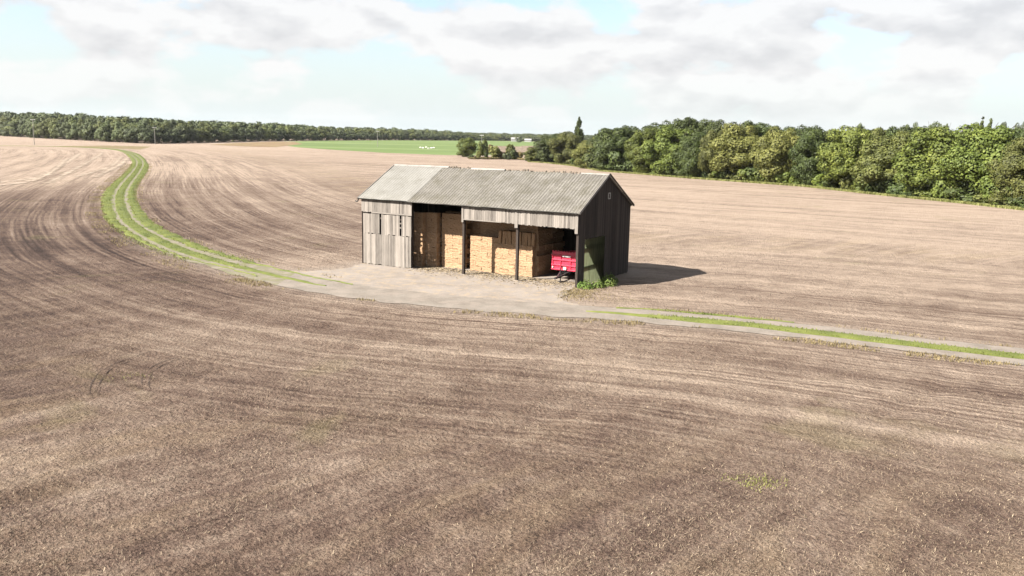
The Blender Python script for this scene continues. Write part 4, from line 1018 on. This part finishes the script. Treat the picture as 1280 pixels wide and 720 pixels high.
def poplar(px, top, D0, rad, lean, kind, lab, k):
    c = G(px, 200); d = math.hypot(c[0], c[1]); p = c[:2]/d*D0; h = top_z(px, top, D0)
    V, Fq = poplar_arrays(500+k, rad, h, int(1200+3200*rad), 0.38)
    t = empty('poplar', (p[0], p[1], 0)); t.rotation_euler = (0, lean, 0); tag(t, lab, 'tree', 'poplars standing above the wood' if k else None)
    mesh_np('crown', V, Fq, LM[kind], t); MB().tube([(0, 0, 0), (0, 0, h*0.5), (0, 0, h*0.95)], 0.25, 7, 0.04).build('trunk', bark, t)
poplar(722.5, 144, 345, 1.9, 0.0, 'dark', 'tall narrow poplar standing above the far end of the wood', 0)
poplar(1213, 143.5, 230, 0.62, 0.12, 'far1', 'thin leaning poplar, left of the pair above the wood', 1)
poplar(1220, 142, 236, 0.7, 0.16, 'far1', 'thin leaning poplar, right and taller of the pair above the wood', 2)
for px, ty, D0, rad, lab in [(1250, 153.5, 420, 2.4, 'small dark round tree on the skyline at the far right'), (1270, 153.5, 430, 3.8, 'wide dark tree on the skyline by the right picture edge')]:
    c = G(px, 200); d = math.hypot(c[0], c[1]); p = c[:2]/d*D0; tree(p[0], p[1], rad, top_z(px, ty, D0), 'far2', lab, name='skyline_tree')
# bare-topped trees over the wood
for i, (px, ty) in enumerate([(1068, 156), (1122, 157), (1139, 155), (1158, 154), (1171, 156)]):
    g0 = G(px, edge_y(px)); D0 = math.hypot(g0[0], g0[1])+34; p = g0[:2]/math.hypot(*g0[:2])*D0
    tree(p[0], p[1], 2.0, top_z(px, ty, D0), 'far1', ['thin grey-topped tree rising left of the lime tree top', 'thin grey-topped tree, leftmost of four close together above the olive tree', 'thin grey-topped tree, second of the close four above the olive tree', 'thin grey-topped tree, third and tallest of the close four', 'thin grey-topped tree, rightmost of the close four'][i], 'thin grey treetops above the wood', name='thin_tree')

# the far wood
FARM = []
for k in range(5):
    V1, F1 = crown_arrays(700+k, 4.6, -1.5, 13.0, 40, 4200, 0.55, lr=0.30)
    o = mesh_np('woodland_tree', V1, F1, LM['far1']); FARM.append(o.data); bpy.data.objects.remove(o)
FARARR = [crown_arrays(720+k, 4.6, 1.0, 13.0, 18, 520, 1.3, lr=0.36) for k in range(4)]
WP = [(-20, 168.8, 139), (0, 170, 140), (50, 173, 140.5), (100, 175.6, 142), (140, 177.8, 144.5), (180, 179.6, 146.5), (240, 178.8, 150), (300, 177.2, 152), (350, 176.2, 154), (400, 175.7, 157), (440, 175.4, 159.5), (480, 175.3, 159.5), (540, 175.6, 162), (600, 175.8, 166.5), (640, 176, 168.5), (700, 176.6, 168), (760, 177.5, 170)]
wx = [q[0] for q in WP]
def wood_pt(px):
    g0 = G(px, float(np.interp(px, wx, [q[1] for q in WP]))); return g0[:2], float(np.interp(px, wx, [q[2] for q in WP]))
grp = 'trees of the far wood'; nfar = 0
def far_tree(p, rad, h, kind, lab):
    global nfar
    o = bpy.data.objects.new('woodland_tree', FARM[nfar % 5]); C.objects.link(o); nfar += 1
    o.location = (p[0], p[1], 0); o.scale = (rad/4.6, rad/4.6*random.uniform(.9, 1.1), h/13.2); o.rotation_euler[2] = random.uniform(0, 6.28)
    o.material_slots[0].link = 'OBJECT'; o.material_slots[0].material = LM[kind]; tag(o, lab, 'tree', grp)
px = -18.0; fp = []
while px < 760:
    p, ty = wood_pt(px); D0 = math.hypot(*p)
    kd = random.choices(['far1', 'far2', 'far3'], [5, 2, 2] if px < 200 else [2, 5, 3])[0]
    if 170 < px < 240: kd = 'far2'
    cw = {'far1': 'grey-green', 'far2': 'dark', 'far3': 'olive'}[kd]
    ty2 = ty+ (float(np.interp(px, wx, [q[1] for q in WP]))-ty)*0.28*random.uniform(0.7, 1.3)
    hh = top_z(px, ty2, D0+5); rad = random.uniform(3.8, 6.2)
    far_tree(p/D0*(D0+5), rad, hh, kd, f'{cw} tree in the front row of the far wood')
    for row in (1, 2):
        D2 = D0+5+row*random.uniform(9, 14); ty3 = ty+(ty2-ty)*(0.55 if row == 1 else 0.15)
        if nfar < 292:
            kd2 = random.choice(['far1', 'far3', 'far2', 'far3']); far_tree(p/D0*D2, rad*random.uniform(.9, 1.2), top_z(px, ty3+random.uniform(-1.0, 1.6), D2), kd2, f"{ {'far1': 'grey-green', 'far2': 'dark', 'far3': 'olive'}[kd2]} tree in the rows behind the front of the far wood")
    px += rad*1.25/D0*F
# the depth of the far wood: one mass
Vs = []; Fs = []; n0 = 0
for row in range(3, 9):
    px = -20.0
    while px < 770:
        p, ty = wood_pt(px); D0 = math.hypot(*p); D2 = D0+row*16+random.uniform(-5, 5); h = top_z(px, ty+random.uniform(-1.2, 1.8), D2)
        if px > 200: h = min(h, 24)
        v_, f_ = FARARR[random.randrange(4)]; c_ = p/D0*D2; a_ = random.uniform(0, 6.28); s_ = random.uniform(1.1, 1.5)
        Rm = np.array([[math.cos(a_), -math.sin(a_)], [math.sin(a_), math.cos(a_)]])
        vv = v_.copy(); vv[:, :2] = (vv[:, :2]@Rm.T)*s_+c_; vv[:, 2] *= h/13.2
        Vs.append(vv); Fs.append(f_+n0); n0 += len(vv); px += 10/D2*F*random.uniform(.8, 1.2)
o = mesh_np('woodland', np.concatenate(Vs), np.concatenate(Fs), LM['far2']); tag(o, 'deep mass of the far wood behind its front trees', 'woodland', kind='stuff')

# distant rise with hedges on the right
hm, n, b = newmat('far_hill', 0.95, 0.1); geo = n.node('ShaderNodeNewGeometry')
set_out(n, b, n.ramp(n.noise(geo.outputs['Position'], 0.008, 4), [(0.35, (0.07, 0.09, 0.05)), (0.5, (0.13, 0.15, 0.08)), (0.65, (0.28, 0.24, 0.17))]))
azs = np.linspace(math.radians(-70), math.radians(70), 160); rs = np.array([1350, 1500, 1700, 2000, 2400, 2900]); AZg, RSg = np.meshgrid(azs, rs)
prof = np.interp(RSg, rs, [-0.5, 6, 15, 19, 14, -1]); side_ = 0.35+0.85*np.clip((AZg-0.15)/0.3, 0, 1)
hzv = prof*side_*(0.75+0.5*fbm(AZg*7+3, RSg*0.001, 3)); hzv[0] = -1; hzv[-1] = -1
V = np.stack([np.sin(AZg).ravel()*RSg.ravel(), np.cos(AZg).ravel()*RSg.ravel(), hzv.ravel()], 1); k, m_ = AZg.shape; ii = np.arange(k*m_).reshape(k, m_)
o = mesh_np('hills', V, np.stack([ii[:-1, :-1].ravel(), ii[:-1, 1:].ravel(), ii[1:, 1:].ravel(), ii[1:, :-1].ravel()], 1), hm, smooth=True); tag(o, 'low distant rise of fields on the horizon', 'hills', kind='structure'); face_up(o)
Vs = []; Fs = []; n0 = 0
for i in range(520):
    az = random.uniform(-0.12, 0.62); rr = random.choice([1330, 1340, 1500, 1690, 1950, 1990]); c_ = np.array([math.sin(az)*rr, math.cos(az)*rr])
    z_ = float(np.interp(rr, rs, [-0.5, 6, 15, 19, 14, -1]))*(0.35+0.85*np.clip((az-0.15)/0.3, 0, 1))*0.85 - 2
    v_, f_ = FARARR[random.randrange(4)]; vv = v_.copy(); s_ = random.uniform(1.2, 2.6); vv[:, :2] = vv[:, :2]*s_*1.5+c_; vv[:, 2] = vv[:, 2]*random.uniform(0.45, 0.75)+z_
    Vs.append(vv); Fs.append(f_+n0); n0 += len(vv)
o = mesh_np('far_hedges', np.concatenate(Vs), np.concatenate(Fs), LM['far2']); tag(o, 'hedgerows and copses lining the horizon', 'hedgerows', kind='stuff')

# ------------------------------------------------------------------ lone tree, shrubs and the low farm building in the middle distance
def at_px(px, py, back_=0.0):
    c = G(px, py); d = math.hypot(c[0], c[1]); return c[:2]/d*(d+back_), d+back_
p, d = at_px(583.5, 196.2); tree(p[0], p[1], 24*d/F/2, top_z(583, 172.3, d), 'green', 'lone round green tree at the edge of the green pasture', name='lone_tree', var=2)
fbm_mat, n, b = newmat('sandy_wall', 0.9, 0.2); set_out(n, b, n.ramp(n.noise(n.node('ShaderNodeTexCoord').outputs['Object'], 0.8, 4), [(0.3, (0.36, 0.29, 0.22)), (0.7, (0.55, 0.47, 0.37))]))
fr, n, b = newmat('brown_roof', 0.9, 0.2); set_out(n, b, n.ramp(n.noise(n.node('ShaderNodeTexCoord').outputs['Object'], 1.2, 4), [(0.3, (0.13, 0.10, 0.075)), (0.7, (0.22, 0.175, 0.135))]))
gl, n, b = newmat('dark_opening', 0.6, 0.3); set_out(n, b, (0.02, 0.018, 0.016))
def house(name, p, ln, dp, wh, rh, yaw, wall, roof, lab, cat, wins=3, grp=None):
    h_ = empty(name, (p[0], p[1], 0), yaw); tag(h_, lab, cat, grp)
    m = MB(); m.box(-ln/2, ln/2, -dp/2, dp/2, 0, wh); m.add([(-ln/2, -dp/2, wh), (-ln/2, dp/2, wh), (-ln/2, 0, wh+rh)], [(0, 1, 2)]); m.add([(ln/2, -dp/2, wh), (ln/2, dp/2, wh), (ln/2, 0, wh+rh)], [(0, 2, 1)])
    m.build('wall', wall, h_)
    r_ = MB()
    for sg in (-1, 1):
        vs = [(-ln/2-.3, sg*(dp/2+.35), wh-0.12), (ln/2+.3, sg*(dp/2+.35), wh-0.12), (ln/2+.3, 0, wh+rh+0.1), (-ln/2-.3, 0, wh+rh+0.1)]; r_.add(vs+[(x_, y_, z_+0.15) for x_, y_, z_ in vs], [(0, 1, 2, 3), (7, 6, 5, 4), (0, 4, 5, 1), (1, 5, 6, 2), (2, 6, 7, 3), (3, 7, 4, 0)])
    r_.build('roof', roof, h_)
    for i in range(wins):
        x_ = -ln/2+ln*(i+0.5)/wins; MB().box(x_-0.6, x_+0.6, -dp/2-0.05, -dp/2-0.01, 0.9 if i % 2 else 0.05, wh-0.4).build('window' if i % 2 else 'door', gl, h_)
    return h_
p, d = at_px(637, 197.8, 6); house('farm_building', p, 13.5, 6, 2.5, 2.1, -0.02, fbm_mat, fr, 'low sandy farm building with a brown roof behind the shrubs', 'building', 4)
p, d = at_px(672, 197.2, 12); house('farm_building', p, 14, 6, 2.3, 2.3, -0.05, fbm_mat, fr, 'second low building half hidden by the end of the wood', 'building', 3)
whw = paint('white_render', (0.42, 0.41, 0.39)); rfw = paint('pale_roof', (0.36, 0.35, 0.34))
p, d = at_px(645, 177.0); house('white_house', p, 13, 8, 3.0, 2.4, 0.05, whw, rfw, 'long white building far away left of the wood, left of two', 'building', 0)
p, d = at_px(660, 177.4); house('white_house', p, 9, 7, 2.4, 1.7, -0.1, whw, rfw, 'small white building far away left of the wood, right of two', 'building', 0)
p, d = at_px(648.5, 178.2); bush(p[0], p[1], 4.2, 6.5, 'far2', 'dark round tree standing between the two far white buildings', None, name='round_tree')
for i, (px, by, wpx, hpx, kd, lab) in enumerate([(590, 198.5, 10, 4, 'dark', 'low dark bush at the foot of the lone tree'), (598, 198, 7, 9, 'yellow', 'pale yellowish shrub just right of the lone tree'), (604.5, 196, 10, 17, 'green', 'mid green shrub, tallest of those left of the farm building'),
      (608, 199, 4, 8, 'dark', 'narrow dark shrub standing before the mid green one'), (613, 193, 8, 10, 'russet', 'small russet shrub behind the mid green one'), (620.5, 199, 13, 15, 'yellow', 'yellow-brown shrub before the left end of the farm building'),
      (626, 199, 8, 8, 'russet', 'low russet bush beside the yellow-brown shrub'), (637, 199, 14, 17, 'olive', 'olive shrub before the middle of the farm building'), (642, 199.5, 10, 10, 'dark', 'low dark bush in front of the olive shrub'), (650, 199.5, 10, 9, 'russet', 'low reddish bush at the right end of the farm building'), (634, 199.8, 8, 7, 'far2', 'low dull bush left of the olive shrub foot'), (660, 201.5, 9, 4, 'dark', 'low dark bush at the field edge right of the farm building')]):
    p, d = at_px(px, by); bush(p[0], p[1], wpx*d/F/2, hpx*d/F*1.15, kd, lab, 'shrubs round the farm building', name='shrub')
# low dark hedge at the field edge
Vs = []; Fs = []; n0 = 0
for px in np.arange(587, 668, 1.1):
    p, d = at_px(px, 199.2+max(0, px-640)*0.07); V1, F1 = crown_arrays(int(px*10), 0.45, 0, 0.75, 5, 90, 0.3, lr=0.5); V1 = V1+np.array([p[0], p[1], 0]); Vs.append(V1); Fs.append(F1+n0); n0 += len(V1)
o = mesh_np('low_hedge', np.concatenate(Vs), np.concatenate(Fs), LM['russet']); tag(o, 'low brown hedge between the field and the farm building', 'hedge')

# utility poles
pw = wood_mat('pale_pole', (0.40, 0.38, 0.34), 0.2); wi = paint('insulator_white', (0.85, 0.85, 0.82))
for px, by, ty, lab in [(43, 181, 149, 'utility pole at the far left before the wood'), (194, 180.5, 159, 'utility pole beyond the bend where the track turns left'), (472, 183.5, 163.5, 'utility pole standing in the green pasture'), (602, 190, 168.5, 'utility pole rising behind the shrubs near the lone tree')]:
    p, d = at_px(px, by); h = top_z(px, ty, d); t = empty('utility_pole', (p[0], p[1], 0), random.uniform(-.3, .3)); tag(t, lab, 'utility pole', 'utility poles crossing the fields')
    MB().tube([(0, 0, 0), (0, 0, h)], 0.17, 8, 0.11).build('pole', pw, t); MB().box(-1.1, 1.1, -0.07, 0.07, h-0.35, h-0.2).build('crossarm', wi, t)
    for x_ in (-1.0, 0, 1.0): MB().tube([(x_, 0, h-0.2), (x_, 0, h+0.08)], 0.08, 6).build('insulator', wi, t)

# sheep in the pasture
wool, n, b = newmat('wool', 0.95, 0.1); set_out(n, b, n.ramp(n.noise(n.node('ShaderNodeTexCoord').outputs['Object'], 8, 3), [(0.3, (0.62, 0.60, 0.55)), (0.7, (0.8, 0.78, 0.73))]))
bm = bmesh.new()
def ico(c, s): 
    r_ = bmesh.ops.create_icosphere(bm, subdivisions=2, radius=1); 
    for v in r_['verts']: v.co = Vector((v.co.x*s[0]+c[0], v.co.y*s[1]+c[1], v.co.z*s[2]+c[2]))
mball = bpy.data.metaballs.new('sheep_form'); mball.resolution = 0.09; mball.threshold = 0.3
for c, r_ in [((0, 0, 0.66), 0.42), ((0.3, 0, 0.66), 0.42), ((-0.3, 0, 0.66), 0.42), ((0.55, 0, 0.72), 0.3), ((0.72, 0, 0.62), 0.24), ((0.85, 0, 0.45), 0.2), ((0.95, 0, 0.3), 0.15)] + [((sx*0.36, sy*0.15, z_), 0.12) for sx in (-1, 1) for sy in (-1, 1) for z_ in (0.05, 0.15, 0.25, 0.35, 0.45)]:
    e = mball.elements.new(); e.co = c; e.radius = r_
mo = bpy.data.objects.new('sheep_form', mball); C.objects.link(mo); bpy.context.view_layer.update()
sh_me = bpy.data.meshes.new_from_object(mo.evaluated_get(bpy.context.evaluated_depsgraph_get())); bpy.data.objects.remove(mo); bm.free()
sh_me.materials.clear(); sh_me.materials.append(wool)
for i, (px, py) in enumerate([(526, 185.6), (529, 186.0), (535.5, 186.8), (539.5, 186.2), (542.5, 185.9), (533, 185.3)]):
    p, d = at_px(px, py); o = bpy.data.objects.new('sheep', sh_me); C.objects.link(o); o.location = (p[0], p[1], 0.03); o.rotation_euler[2] = random.choice([0.1, 3.0, 0.4, 2.7]); o.scale = (1.0,)*3
    tag(o, 'white sheep grazing in the green pasture', 'sheep', 'white sheep scattered in the far pasture')

# ------------------------------------------------------------------ haze
hzm = bpy.data.materials.new('haze_air'); hzm.use_nodes = True; hn = hzm.node_tree; hn.nodes.remove(hn.nodes['Principled BSDF'])
pv = hn.nodes.new('ShaderNodeVolumePrincipled'); pv.inputs['Color'].default_value = (0.93, 0.96, 1.0, 1); pv.inputs['Density'].default_value = 0.000028; pv.inputs['Anisotropy'].default_value = 0.2
hn.links.new(pv.outputs[0], hn.nodes['Material Output'].inputs['Volume'])
hb = MB().box(-3100, 3100, -330, 3300, -2.5, 60).build('haze', hzm); tag(hb, 'thin pale haze over the far fields', 'haze', kind='stuff')
# ------------------------------------------------------------------ render settings
sc = bpy.context.scene
sc.view_settings.view_transform = 'Standard'; sc.view_settings.look = 'None'; sc.view_settings.gamma = 1; sc.view_settings.use_curve_mapping = False
sc.view_settings.exposure = 2.3
sc.render.engine = 'CYCLES'
sc.cycles.max_bounces = 6; sc.cycles.diffuse_bounces = 5; sc.cycles.transparent_max_bounces = 6
sc.cycles.use_denoising = True
